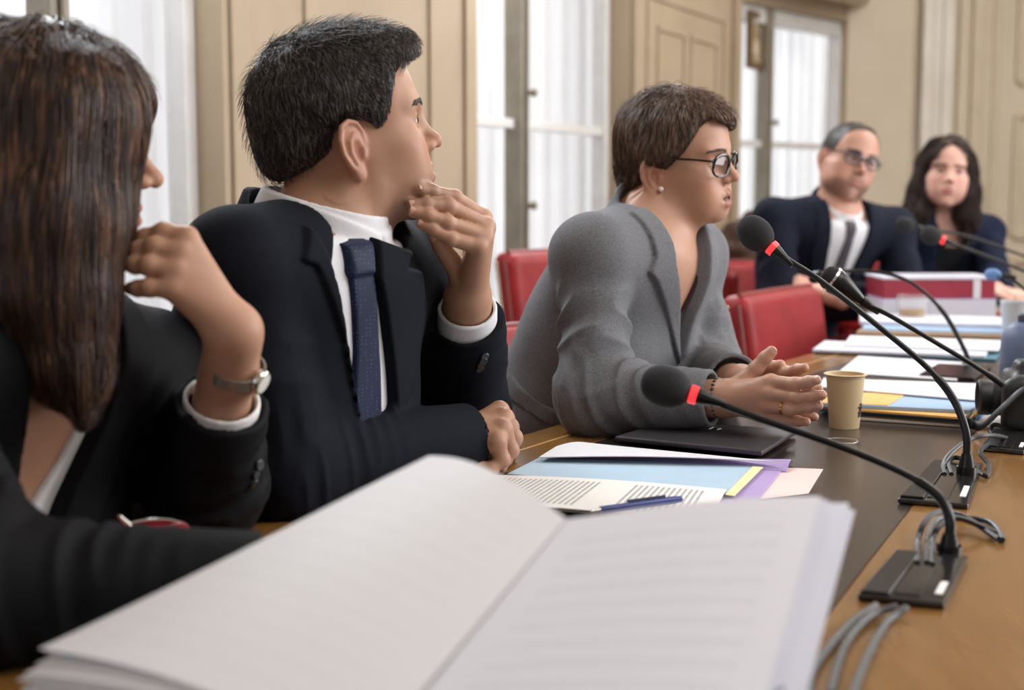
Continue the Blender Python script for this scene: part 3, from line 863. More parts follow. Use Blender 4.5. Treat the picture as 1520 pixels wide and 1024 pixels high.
        for lp in (lapN, lapF):
            d = smin(d, smax(smax(torso(fig, P, .024), poly2(Qc[:, 0], Qc[:, 1], lp), .004), -(Qc[:, 2] - F32(.0)), .004), .0015)
        col = shell(fig, P, -.03, .072, .1000, .0830, .0045, -.020)
        col = smax(smax(col, Qc[:, 1] + (Qc[:, 2] + F32(.02)) * F32(.62) - F32(.020), .004), Qc[:, 2] - F32(.06), .004)
        d = smin(d, col, .006)
        return smax(d, -(P[:, 2] - F32(.50)), .01)
    sdf_obj('jacket', jacket, pts.min(0) - .22, pts.max(0) + .18, .0036, M['suit'], o)
    # cuff buttons on the raised sleeve
    for k in range(4):
        p = W(722 - k * .8, 533 + k * 11, 1.84)
        for _ in range(8):
            pp = A(p[None]); p = p - float(jacket(pp)[0]) * grad(jacket, pp, .002)[0]
        n = grad(jacket, A(p[None]), .003)[0]
        MB().lathe([(0, .0028), (.005, .003), (.0062, .0018), (.006, -.001)], p, n, 14).build('cuff_button', M['button'], o, smooth=True)
    legs_obj(fig, o, M['suit'])
    return root, o, fig
man_root, man, man_fig = build_man()
# ------------------------------------------------------------------ generic seated figure
P3 = lambda *l: [(W(x, y, Y), r) for x, y, Y, r in l]
def build_person(sp):
    fig = sp['fig']; h = fig.h
    root = empty('person', label=sp['label'], cat='person')
    arms = sp['arms']; hands = [a_['hand'] for a_ in arms if a_.get('hand')]
    boxes = [hbox(x) for x in hands]
    hlo, hhi = fig.loc - .19 * fig.S, fig.loc + .19 * fig.S
    nr = sp.get('neck', (.050, .056))
    def body(P):
        d = near(P, hlo, hhi, fig.hf, .03)
        d = smin(d, neck_f(fig, P, *nr), .03)
        d = smin(d, rc(P, fig.loc + fig.R @ (np.array([.056, -.02, -.035]) * fig.S), tw(fig, -.02, -.01, .05), .011, .010), .02)
        d = smin(d, torso(fig, P, -.004), .03)
        for a_ in arms: d = smin(d, arm(P, a_['s'], a_['e'], a_['w'], .044, .036, a_.get('rw', .025)), .025)
        for hd, bx in zip(hands, boxes): d = smin(d, near(P, *bx, lambda q, hd=hd: hand_f(q, hd), .02), .008)
        return d
    pts = np.array([p for a_ in arms for p in (a_['s'], a_['e'], a_['w'])] + [fig.hip, fig.loc] + [c for b in boxes for c in b])
    lo, hi = pts.min(0) - .19, pts.max(0) + .19
    V, Q = mesh_sdf(body, lo, hi, sp['res'][0])
    o = obj_np('body', V, Q, M[sp['skin']], root, True, head_mask(to_head(A(V), fig.R, fig.loc, fig.S), h) * (ln(A(V) - A(fig.loc)) < .17 * fig.S)[:, None])
    eyes(fig, o, look=sp.get('look', (0, 1, 0)))
    brows(fig, o, **sp.get('brows', {}))
    for hd in hands:
        if 'nails' in hd: nails(hd, o)
    hr = sp['hair']; hair_obj(fig, o, hr['vol'], hr['lo'], hr['hi'], hr.get('h', .003), M[hr['mat']], hr['grooms'])
    jk = sp['jacket']; vp = [trace(fig, x, y) for x, y in jk['v']] if 'v' in jk else jk['vab']
    vp = vp + jk.get('vtop', [])
    laps = [[trace(fig, x, y) for x, y in l] for l in jk.get('laps', [])] + jk.get('lapab', [])
    rn = jk.get('neck', .072); c0 = jk.get('c0', -.016); cs = jk.get('collar', True); ct = jk.get('coltop', .03)
    def jacket(P):
        Qc = tq(fig, P)
        d = torso(fig, P, .016)
        d = d - vnoise(P * 12) * F32(jk.get('wob', .003))
        d = smax(d, -smax(poly2(Qc[:, 0], Qc[:, 1], vp), -(Qc[:, 2] - F32(.01)), .006), .004)
        for i, a_ in enumerate(arms):
            s = sleeve_f(P, a_['s'], a_['e'], a_['w'], a_['end'], *jk.get('sl', (.056, .054, .040)))
            am = jk.get('fold', .005)
            s = s - folds(P, a_['e'], a_['w'] - a_['e'], am, .10, 46, 12, i * 2 + 1) - folds(P, a_['s'] * .6 + a_['e'] * .4, a_['e'] - a_['s'], am * .8, .13, 26, 8, i * 2 + 2)
            d = smin(d, s, jk.get('seam', .016))
        neck = smax(np.sqrt(Qc[:, 0] ** 2 + ((Qc[:, 2] - F32(c0)) * F32(.85)) ** 2) - F32(rn), -Qc[:, 1] - F32(.04), .01)
        d = smax(d, -neck, .003)
        for lp in laps:
            d = smin(d, smax(smax(torso(fig, P, .0225), poly2(Qc[:, 0], Qc[:, 1], lp), .004), -Qc[:, 2], .004), .0015)
        if cs:
            col = shell(fig, P, -.04, ct + .06, rn + .014, rn + .001, .0042, c0 - .002)
            col = smax(smax(col, Qc[:, 1] + (Qc[:, 2] + F32(.02)) * F32(jk.get('colslope', .5)) - F32(ct), .004), Qc[:, 2] - F32(.05), .004)
            col = smax(col, -smax(poly2(Qc[:, 0], Qc[:, 1], vp), -Qc[:, 2], .004), .003)
            d = smin(d, col, .006)
        return smax(d, -(P[:, 2] - F32(.52)), .01)
    sdf_obj('jacket', jacket, lo - .03, hi + .03, sp['res'][1], M[jk['mat']], o)
    tp = sp.get('top')
    if tp:
        tv = [trace(fig, x, y) for x, y in tp['v']] if 'v' in tp else tp.get('vab')
        def top(P):
            Qc = tq(fig, P)
            d = smax(torso(fig, P, tp.get('g', .003)), Qc[:, 1] - F32(tp.get('b', .05)), .01)
            if tv: d = smax(d, -smax(poly2(Qc[:, 0], Qc[:, 1], tv), -(Qc[:, 2] - F32(.01)), .006), .003)
            neck = smax(np.sqrt(Qc[:, 0] ** 2 + ((Qc[:, 2] + F32(.016)) * F32(.85)) ** 2) - F32(rn - .006), -Qc[:, 1] - F32(.03), .01)
            d = smax(d, -neck, .003)
            if tp.get('collar'):
                d = smin(d, shell(fig, P, .0, .072, .070, .062, .003, -.018), .006)
                for sg in (1, -1):
                    pl = [(sg * x, y) for x, y in [(-.11,.080),(-.001,.052),(-.003,.042),(-.045,-.004),(-.088,.03),(-.12,.05)]]
                    r = np.sqrt(Qc[:, 0] ** 2 + ((Qc[:, 2] + F32(.018)) * F32(.83)) ** 2)
                    s = np.abs(r - (.078 - .013 * (Qc[:, 1] / F32(.07)))) - F32(.0035)
                    s = smax(s.astype(F32), smax(poly2(Qc[:, 0], Qc[:, 1], pl), -Qc[:, 2] - F32(.03), .004), .003)
                    d = smin(d, s, .003)
            return d
        sdf_obj(tp.get('name', 'shirt'), top, lo, hi, sp['res'][1], M[tp['mat']], o)
    if 'tie' in sp:
        def tie(P):
            Qc = tq(fig, P)
            d = smax(np.minimum(torso(fig, P, .018), smax(shell(fig, P, -.01, .054, .078, .066, .007, -.018), -Qc[:, 2], .004)), np.minimum(poly2(Qc[:, 0], Qc[:, 1], [(-.018,.056),(.018,.056),(.014,.02),(-.014,.02)]), poly2(Qc[:, 0], Qc[:, 1], [(-.013,.02),(.013,.02),(.034,-.4),(-.034,-.4)])), .006)
            return smax(d, -Qc[:, 2] + F32(.02), .004)
        sdf_obj('tie', tie, fig.M - .4, fig.M + .3, .004, M[sp['tie']], o)
    legs_obj(fig, o, M[sp.get('trousers', 'suit')])
    return root, o, fig, jacket
def sweep_flow(part, down=1.0, fwd=0.0, rad=.8):
    def flow(P):
        v = P - A(part); v = v / (ln(v)[:, None] + .02)
        dn = np.zeros_like(P); dn[:, 2] = -1; dn[:, 1] = fwd
        return v * F32(rad) + dn * F32(down)
    return flow

# ------------------------------------------------------------------ woman in the grey blazer
def glasses(fig, parent, m, y=.1035, zc=.017, hw=.0255, hh=.0185, dx=.0345, th=.0022, ear=(.0795, -.004, .030), depth=.0032, top=1.35):
    def P(x, yy, z): return to_world(A([[x, yy, z]]), fig.R, fig.loc, fig.S)[0]
    fr = MB()
    for s in (1, -1):
        ring = []
        for k in range(40):
            t = 2 * math.pi * k / 40
            cx, cz = math.copysign(abs(math.cos(t)) ** .85, math.cos(t)), math.copysign(abs(math.sin(t)) ** .88, math.sin(t))
            x = dx + hw * cx; z = zc + hh * cz
            yy = y - .25 * max(0, x - .02) ** 1.0 - (.0015 if z < zc else 0)
            ring.append(P(s * x, yy, z))
        ring += ring[:2]
        fr.tube(ring, [th * fig.S * (1.05 + .30 * math.sin(2 * math.pi * k / 40)) for k in range(len(ring))], 8, cap=False)
    fr.tube(spline([P(.0095, y, zc + .006), P(0, y + .003, zc + .0085), P(-.0095, y, zc + .006)], 8), th * fig.S, 8)
    root = fr.build('glasses', m, parent, smooth=True)
    for s in (1, -1):
        a = P(s * (dx + hw - .001), y - .012, zc + .010)
        tb = MB(); pts = spline([a, P(s * (dx + hw + .010), y - .016, zc + .011), P(s * .0765, y - .05, (zc + .010 + ear[2]) / 2 + .002), P(s * ear[0], ear[1], ear[2]), P(s * (ear[0] - .002), -.022, .012)], 18)
        tb.tube(pts, [.0034 * fig.S] * 13 + [.0026 * fig.S] * 5, 8, flat=.6); tb.build('temple_arm', m, root, smooth=True)
        ln_ = MB(); c = P(s * dx, y - .002, zc); n = 24; v = [c]
        for k in range(n):
            t = 2 * math.pi * k / n
            cx, cz = math.copysign(abs(math.cos(t)) ** .85, math.cos(t)), math.copysign(abs(math.sin(t)) ** .88, math.sin(t))
            x = dx + hw * cx; v.append(P(s * x, y - .25 * max(0, x - .02) - .001, zc + hh * cz))
        ln_.add(v, [(0, k + 1, (k + 1) % n + 1) for k in range(n)])
        ln_.build('lens', M['lens'], root, smooth=True)
    return root
def build_speaker():
    fig = Fig(); S = .94
    h = dict(HP, nose_tip=(.1100, -.006), nose_bridge=.087, chin_y=.080, chin_z=-.0640, chin_r=.015, jaw_w=.042, jaw_z=-.046, cheek=.92, mouth_open=.0045, lip=1.15, mz=.004, mw=.029, brow=.8, fore_y=.043, eye_open=.0048)
    R = rot(-28, -2, 6); loc = W(972, 262, 2.30) - R @ (np.array([.078, -.006, 0]) * S)
    make_head(fig, loc, R, S, h)
    sR, sL = W(878, 380, 2.19), W(1026, 380, 2.46)
    make_torso(fig, sR, sL, (.08, 2.50, .55), .96, .92, True)
    fig.nb = fig.M + fig.X @ np.array([0, .02, -.016])
    fig.extra = [((0, -.36, .0), (.135, .16, .105), .08)]
    eR, wR, eL, wL = W(886, 590, 2.13), W(1076, 591, 2.035), W(1046, 556, 2.40), W(1100, 568, 2.12)
    hr = dict(wrist=wR, rw=.018, rk=.0108, back=W(1045, 591, 2.05), rf=.0235,
        fingers=[P3((1144,566,1.985,.0098),(1180,570,1.955,.0088),(1200,567,1.94,.0079),(1212,564,1.93,.0068)),
                 P3((1143,584,1.978,.0100),(1184,590,1.95,.0090),(1206,588,1.935,.0080),(1220,586,1.925,.0070)),
                 P3((1139,602,1.983,.0098),(1173,607,1.957,.0087),(1200,604,1.942,.0078),(1215,602,1.932,.0068)),
                 P3((1131,616,1.992,.0090),(1164,623,1.972,.0078),(1184,625,1.962,.0070),(1197,626,1.952,.0062))],
        thumb=P3((1104,566,2.03,.0120),(1122,547,2.025,.0106),(1136,531,2.022,.0095),(1145,522,2.02,.0084)))
    hr['nails'] = [(-.1, -.8, .5)] * 4 + [(.3, -.9, .3)]
    hl = dict(wrist=wL, rw=.018, rk=.0105, back=W(1080, 566, 2.20), rf=.0235,
        fingers=[P3((1145,556,2.06,.0096),(1168,553,2.03,.0086),(1184,549,2.012,.0078),(1194,546,2.00,.0068)),
                 P3((1150,570,2.05,.0098),(1190,578,2.01,.0088),(1206,578,1.985,.0078),(1215,577,1.97,.0068)),
                 P3((1150,585,2.05,.0096),(1186,598,2.01,.0086),(1202,597,1.98,.0078),(1212,596,1.965,.0068)),
                 P3((1145,600,2.05,.0088),(1186,613,2.00,.0076),(1199,617,1.98,.007),(1209,619,1.97,.0062))],
        thumb=P3((1112,562,2.09,.0115),(1130,552,2.065,.0102),(1146,545,2.05,.0092),(1158,542,2.04,.0082)))
    poly = [(.135,.096),(.097,.086),(.081,.090),(.066,.077),(.055,.058),(.040,.042),(.024,.026),(.010,.012),(-.006,.010),(-.022,.012),(-.034,.0),(-.040,-.020),(-.050,-.042),(-.085,-.046),(-.112,-.032),(-.15,.0),(-.19,.22),(.18,.24)]
    def vol(P):
        d = ell(P, (0, -.006, .061), (.0865, .1045, .0880))
        d = smin(d, ell(P, (0, .052, .086), (.060, .052, .038)), .025)
        d = smin(d, ell(P, (0, -.048, .002), (.067, .056, .054)), .03)
        PA = np.stack([np.abs(P[:, 0]), P[:, 1], P[:, 2]], 1)
        d = smin(d, ell(PA, (.073, -.008, .036), (.015, .032, .020)), .02)
        n = vnoise(P * A((40, 40, 14))) * F32(.003) + vnoise(P * A((110, 110, 30))) * F32(.0012)
        fr = np.clip((P[:, 1] - F32(.045)) / .03, 0, 1)
        return smax(d + n, poly2(P[:, 1], P[:, 2] + fr * (np.clip(-P[:, 0], 0, .05) * F32(.35) - np.clip(P[:, 0], 0, .05) * F32(.30)), poly), .014)
    def flow(P):
        v = P - A((.028, .022, .170)); v = v / (ln(v)[:, None] + .02)
        dn = np.zeros_like(P); dn[:, 2] = -1.0; dn[:, 1] = np.where(P[:, 1] > .03, .35, -.30)
        dn[:, 0] = np.where(P[:, 1] > .03, -.9, 0)
        low = np.clip((-P[:, 2] + .02) / .04, 0, 1)
        dn[:, 1] -= low * .5
        return v * 1.0 + dn * .55
    def grooms(V):
        yield groom(vol, pick(V, 9000), flow, 8, .060, .00065, .001, .10, .0018, .3, .35, .0015)
        yield groom(vol, pick(V, 700, lambda V: V[:, 2] > .11), flow, 7, .04, .00035, .002, .5, .002, .3, .5, .008)
        yield groom(vol, pick(V, 1400, lambda V: (V[:, 2] < .012) & (V[:, 1] < -.02)), flow, 7, .034, .0006, .001, .2, .002, .25, .4, .006)
    sp = dict(fig=fig, label='woman in a grey blazer and dark glasses speaking with hands together', skin='skin_w', res=(.0020, .0036), look=(.1, 1, .05),
        neck=(.049, .054), brows=dict(thick=.00022, zoff=-.001, n=110, col='brow_w'),
        arms=[dict(s=sR, e=eR, w=wR, end=W(1058, 590, 2.045), hand=hr), dict(s=sL, e=eL, w=wL, end=W(1088, 566, 2.17), hand=hl)],
        hair=dict(vol=vol, lo=(-.12, -.15, -.06), hi=(.12, .16, .19), mat='hair_w', grooms=grooms),
        jacket=dict(mat='blazer', vab=[(-.075,.12),(-.062,.03),(-.042,-.01),(-.024,-.045),(0,-.09),(.016,-.132),(.021,-.125),(.034,-.05),(.055,.03),(.075,.12)],
            lapab=[[(-.115,.12),(-.106,.035),(-.118,.012),(-.098,-.002),(-.047,-.062),(.012,-.130),(.017,-.134),(0,-.09),(-.024,-.045),(-.042,-.01),(-.062,.03),(-.075,.12)], [(.075,.12),(.055,.03),(.034,-.05),(.020,-.128),(.044,-.09),(.088,-.02),(.108,.0),(.092,.03),(.10,.12)]],
            neck=.064, c0=-.002, coltop=.034, colslope=.9, sl=(.048, .053, .041), fold=.012, wob=.004),
        top=dict(mat='top_dark', name='blouse', vab=[(-.08,.12),(-.06,.03),(-.02,-.055),(.0,-.07),(.02,-.055),(.06,.03),(.08,.12)], b=.02))
    root, o, fig, jk = build_person(sp)
    glasses(fig, o, M['frame_black'])
    p = W(984, 280, 2.30); q = to_head(A(p[None]), fig.R, fig.loc, fig.S)[0]
    p = to_world(A([[.083, q[1], q[2]]]), fig.R, fig.loc, fig.S)[0]
    MB().lathe([(.0045 * math.sin(t), -.0045 * math.cos(t)) for t in np.linspace(0, math.pi, 10)], p, n=14).build('pearl_earring', M['pearl'], o, smooth=True)
    # ring on the ring finger, bead bracelet and thin dark band at the wrist
    a_, b_ = hr['fingers'][2][0][0], hr['fingers'][2][1][0]; t = unit(b_ - a_); c = a_ + (b_ - a_) * .72
    MB().lathe([(.0094, -.0016), (.0103, -.0016), (.0103, .0016), (.0094, .0016)], c, t, 24, closed=True).build('gold_ring', M['gold'], o, smooth=True)
    ax = unit(wR - eR); u = unit(np.cross(ax, [0, 0, 1])); v = np.cross(u, ax)
    br = None; c = W(1066, 590, 2.04)
    for k in range(22):
        t = 2 * math.pi * k / 22; r = .0275
        if br is None: br = MB()
        br.lathe([(.0030 * math.sin(q), -.0030 * math.cos(q)) for q in np.linspace(0, math.pi, 6)], c + r * (math.cos(t) * u + math.sin(t) * v), n=8)
    br.build('bead_bracelet', M['beads'], o, smooth=True)
    c = W(1077, 590, 2.035)
    MB().tube([c + .0262 * (math.cos(t) * u + math.sin(t) * v) for t in np.linspace(0, 2 * math.pi, 30)], .0022, 8).build('wrist_band', M['button'], o, smooth=True)
    # flap pocket low on the blazer
    pl = [trace(fig, x, y, .016) for x, y in ((782,612),(800,596),(848,612),(838,634))]
    def pocket(P):
        Qc = tq(fig, P)
        return smax(torso(fig, P, .0205) - vnoise(P * 12) * F32(.004), smax(poly2(Qc[:, 0], Qc[:, 1], pl), -P[:, 1] * 0 - .5, .004), .003)
    c = tw(fig, *(np.mean(pl, 0)), .0)
    sdf_obj('pocket_flap', pocket, c - .16, c + .16, .003, M['blazer'], o)
    return root
speaker = build_speaker()
def build_pouch():
    o = empty('leather_pouch', label='small red leather pouch with a metal tip on the table behind the black sleeve', cat='pouch')
    c = W(222, 790, 1.335); c[2] = TABLE_Z; R = np.stack([unit([.9, .43, 0]), unit([-.43, .9, 0]), [0, 0, 1.0]], 1)
    def f(P):
        q = (P - A(c)) @ A(R); t = np.clip(q[:, 2] / .05, 0, 1)
        q2 = q.copy(); q2[:, 1] = q[:, 1] / (1 - .4 * t)
        return smax(rbox(q2, (0, 0, .022), (.042, .030, .026), .014) * .8 + vnoise(P * 60) * F32(.001), -(q[:, 2] - F32(.0005)), .003)
    sdf_obj('pouch_body', f, c - A([.09, .09, .02]), c + A([.09, .09, .09]), .0025, M['bag'], o)
    MB().tube(spline([c + R @ np.array(v) for v in ((-.036, 0, .044), (-.02, 0, .051), (.0, 0, .053), (.02, 0, .051), (.036, 0, .044))], 14), .0018, 8).build('zip', M['steel'], o, smooth=True)
    MB().tube([c + R @ np.array([-.020, -.004, .050]), c + R @ np.array([-.030, -.010, .062])], [.0035, .0022], 8).build('zip_pull', M['steel'], o, smooth=True)
    base(o, c)
TABLE_Z = .7502
# ------------------------------------------------------------------ woman with long hair, seen from behind her shoulder
def build_longhair():
    fig = Fig(); S = .95
    h = dict(HP, nose_tip=(.114, -.007), chin_y=.074, chin_z=-.080, chin_r=.015, jaw_w=.045, lip=1.05, brow=.7, nasal_r=.006, cr=(.073, .096, .085))
    R = rot(13, -4, 0); loc = W(243, 268, 1.44) - R @ (np.array([0, .1225, -.007]) * S)
    make_head(fig, loc, R, S, h)
    sR, sL = W(-170, 520, 1.26), W(215, 545, 1.54)
    make_torso(fig, sR, sL, (-.68, 1.46, .55), .95, .92, True)
    fig.nb = fig.M + fig.X @ np.array([0, .02, -.014])
    eR, wR = W(-30, 872, 1.08), W(405, 864, 1.145)
    eL, wL = W(308, 730, 1.49), W(346, 492, 1.385)
    hd = dict(wrist=wL, rw=.020, rk=.0115, back=W(350, 560, 1.405), rf=.0235,
        fingers=[P3((277,353,1.372,.0105),(243,345,1.372,.0094),(216,353,1.376,.0085),(201,360,1.382,.0075)),
                 P3((268,376,1.362,.0108),(230,367,1.360,.0096),(206,372,1.366,.0085),(193,377,1.372,.0076)),
                 P3((262,402,1.354,.0106),(222,394,1.350,.0094),(201,393,1.356,.0083),(189,392,1.362,.0074)),
                 P3((256,428,1.349,.0098),(221,427,1.346,.0083),(205,428,1.350,.0074),(194,428,1.356,.0066))],
        thumb=P3((318,432,1.415,.0125),(285,402,1.43,.0108),(258,390,1.438,.0096),(238,386,1.44,.0085)))
    hr = dict(wrist=wR, rw=.018, rk=.0105, back=W(370, 866, 1.138), rf=.0235,
        fingers=[[(wR + np.array([.070, .060 - .016 * i, .006]), .0095), (wR + np.array([.100, .070 - .018 * i, .000]), .0085), (wR + np.array([.118, .074 - .018 * i, -.016]), .0078), (wR + np.array([.126, .074 - .018 * i, -.026]), .0068)] for i in range(4)],
        thumb=[(wR + np.array([.03, .045, -.004]), .011), (wR + np.array([.055, .070, -.012]), .010), (wR + np.array([.075, .082, -.018]), .009), (wR + np.array([.088, .088, -.022]), .008)])
    Rt = R.T
    dn_h = Rt @ np.array([0, 0, -1.0])
    def L(px, py, Y): return (Rt @ (W(px, py, Y) - loc)) / S
    tress = [L(112, 180, 1.36), L(94, 330, 1.345), L(92, 450, 1.33), L(104, 540, 1.315), L(124, 618, 1.305)]
    tress2 = [L(40, 200, 1.36), L(25, 350, 1.34), L(36, 450, 1.32), L(70, 540, 1.31)]
    back = [L(-60, 150, 1.42), L(-70, 330, 1.41), L(-50, 480, 1.39), L(-40, 600, 1.37)]
    far = [L(160, 150, 1.50), L(122, 320, 1.52), L(100, 400, 1.50), L(92, 470, 1.46)]
    def vol(P):
        d = ell(P, (0, -.003, .060), (.088, .107, .090))
        c = chain(P, tress, [.062, .058, .047, .028, .006], .03)
        c = smin(c, chain(P, tress2, [.060, .056, .042, .010], .03), .03)
        c = smin(c, chain(P, back, [.055, .055, .050, .02], .03), .03)
        c = smin(c, chain(P, far, [.045, .042, .036, .012], .03), .03)
        d = smin(d, c, .04)
        n = vnoise(P * A((34, 34, 5))) * F32(.006) + vnoise(P * A((90, 90, 9))) * F32(.0022)
        d = d + n
        # the open face
        d = smax(d, -ell(P, (-.030, .118, -.030), (.082, .040, .120)), .012)
        # open at the throat below the chin
        d = smax(d, -ell(P, (-.03, .13, -.14), (.05, .05, .10)), .02)
        return d
    def flow(P):
        v = P - A((.005, .02, .17)); v = v / (ln(v)[:, None] + .02)
        top = np.clip((P[:, 2] - .05) / .08, 0, 1)[:, None]
        wv = np.stack([vnoise(P * 14 + 3), vnoise(P * 14 + 19), np.zeros(len(P), F32)], 1)
        return v * top * 1.2 + A(dn_h) * (1.25 - .7 * top) + wv * F32(.22)
    def grooms(V):
        up = lambda V: V[:, 2] > -.02
        yield groom(vol, pick(V, 5500, up), flow, 18, .22, .0007, .0016, .05, .003, .5, .12)
        yield groom(vol, pick(V, 5500), flow, 12, .13, .0007, .0012, .07, .003, .4, .15)
        yield groom(vol, pick(V, 500, lambda V: V[:, 2] > .11), flow, 8, .06, .0004, .003, .4, .003, .3, .4, .006)
        yield groom(vol, pick(V, 1500, lambda V: V[:, 2] < -.15), flow, 8, .09, .0006, .002, .18, .003, .25, .35, .008)
    sp = dict(fig=fig, label='woman with long brown hair in a black jacket, hand raised to her mouth', skin='skin_y', res=(.0026, .0042), look=(.1, 1, -.1),
        neck=(.046, .052), brows=dict(thick=.0003, zoff=-.001, n=120),
        arms=[dict(s=sR, e=eR, w=wR, end=W(388, 865, 1.142), hand=hr), dict(s=sL, e=eL, w=wL, end=W(352, 606, 1.430), hand=hd)],
        hair=dict(vol=vol, lo=(-.22, -.22, -.42), hi=(.22, .20, .19), h=.0042, mat='hair_y', grooms=grooms),
        jacket=dict(mat='jacket_black', vab=[(x - .024, y) for x, y in [(-.060,.12),(-.052,.03),(-.036,-.06),(-.016,-.17),(0,-.24),(.016,-.17),(.034,-.06),(.046,.03),(.075,.12)]],
            lapab=[[(x - .024, y) for x, y in l] for l in [[(-.105,.12),(-.104,.03),(-.100,-.04),(-.05,-.16),(-.004,-.25),(0,-.24),(-.016,-.17),(-.036,-.06),(-.052,.03),(-.060,.12)], [(.115,.12),(.110,.03),(.105,-.04),(.05,-.16),(.004,-.25),(0,-.24),(.016,-.17),(.034,-.06),(.046,.03),(.075,.12)]]],
            neck=.068, coltop=.02, sl=(.054, .054, .042), fold=.010, wob=.004),
        top=dict(mat='top_white', name='blouse', vab=[(x - .026, y) for x, y in [(-.08,.12),(-.055,.03),(-.028,-.06),(-.0,-.125),(.024,-.06),(.040,.03),(.08,.12)]], b=.02))
    root, o, fig, jk = build_person(sp)
    build_pouch()
    # wrist watch: mesh band and round steel case
    ax = unit(wL - eL); u = unit(np.cross(ax, [0.3, -1, 0])); v = np.cross(u, ax)
    c = W(351, 548, 1.402); cam_d = unit(CAM - c)
    ux = unit(np.cross(ax, cam_d)); vx = np.cross(ux, ax)     # vx about toward the camera, ux sideways
    rr = .0258
    band = MB(); G = []
    for k in range(41):
        t = 2 * math.pi * k / 40; e = math.cos(t) * ux + math.sin(t) * vx
        G.append([c + e * (rr + .0012) + ax * s for s in np.linspace(-.0065, .0065, 5)])
    G = np.array(G); gb = MB(); gb.sheet(G, .0018)
    wr = gb.build('wrist_watch', M['watch_band'], o, smooth=True)
    sgn = 1 if (ux @ np.array([1, 0, 0])) > 0 else -1
    e = unit(sgn * ux * .86 + vx * .5); cc = c + e * (rr + .001)
    MB().lathe([(0, .0065), (.0115, .0062), (.0132, .0045), (.0135, 0), (.012, -.002)], cc, e, 32).build('watch_case', M['steel'], wr, smooth=True)
    MB().lathe([(0, .0069), (.0102, .0067)], cc, e, 32).build('watch_dial', M['dial'], wr, smooth=True)
    # shirt cuff and cuff buttons
    axw = ax; end = W(352, 606, 1.430)
    def cuff(P):
        t = (P - A(end)) @ A(axw)
        return smax(np.abs(rc(P, eL, wL + axw * .05, .040, .0335)) - F32(.0022), np.abs(t + F32(.012)) - F32(.020), .002)
    sdf_obj('shirt_cuff', cuff, end - .07, end + .07, .0026, M['top_white'], o)
    for k in range(3):
        p = W(383 - k * 3, 690 + k * 14, 1.44)
        for _ in range(10):
            pp = A(p[None]); p = p - float(jk(pp)[0]) * grad(jk, pp, .002)[0]
        n = grad(jk, A(p[None]), .003)[0]
        MB().lathe([(0, .0028), (.005, .003), (.0062, .0018), (.006, -.001)], p, n, 14).build('cuff_button', M['button'], o, smooth=True)
    return root
longhair = build_longhair()

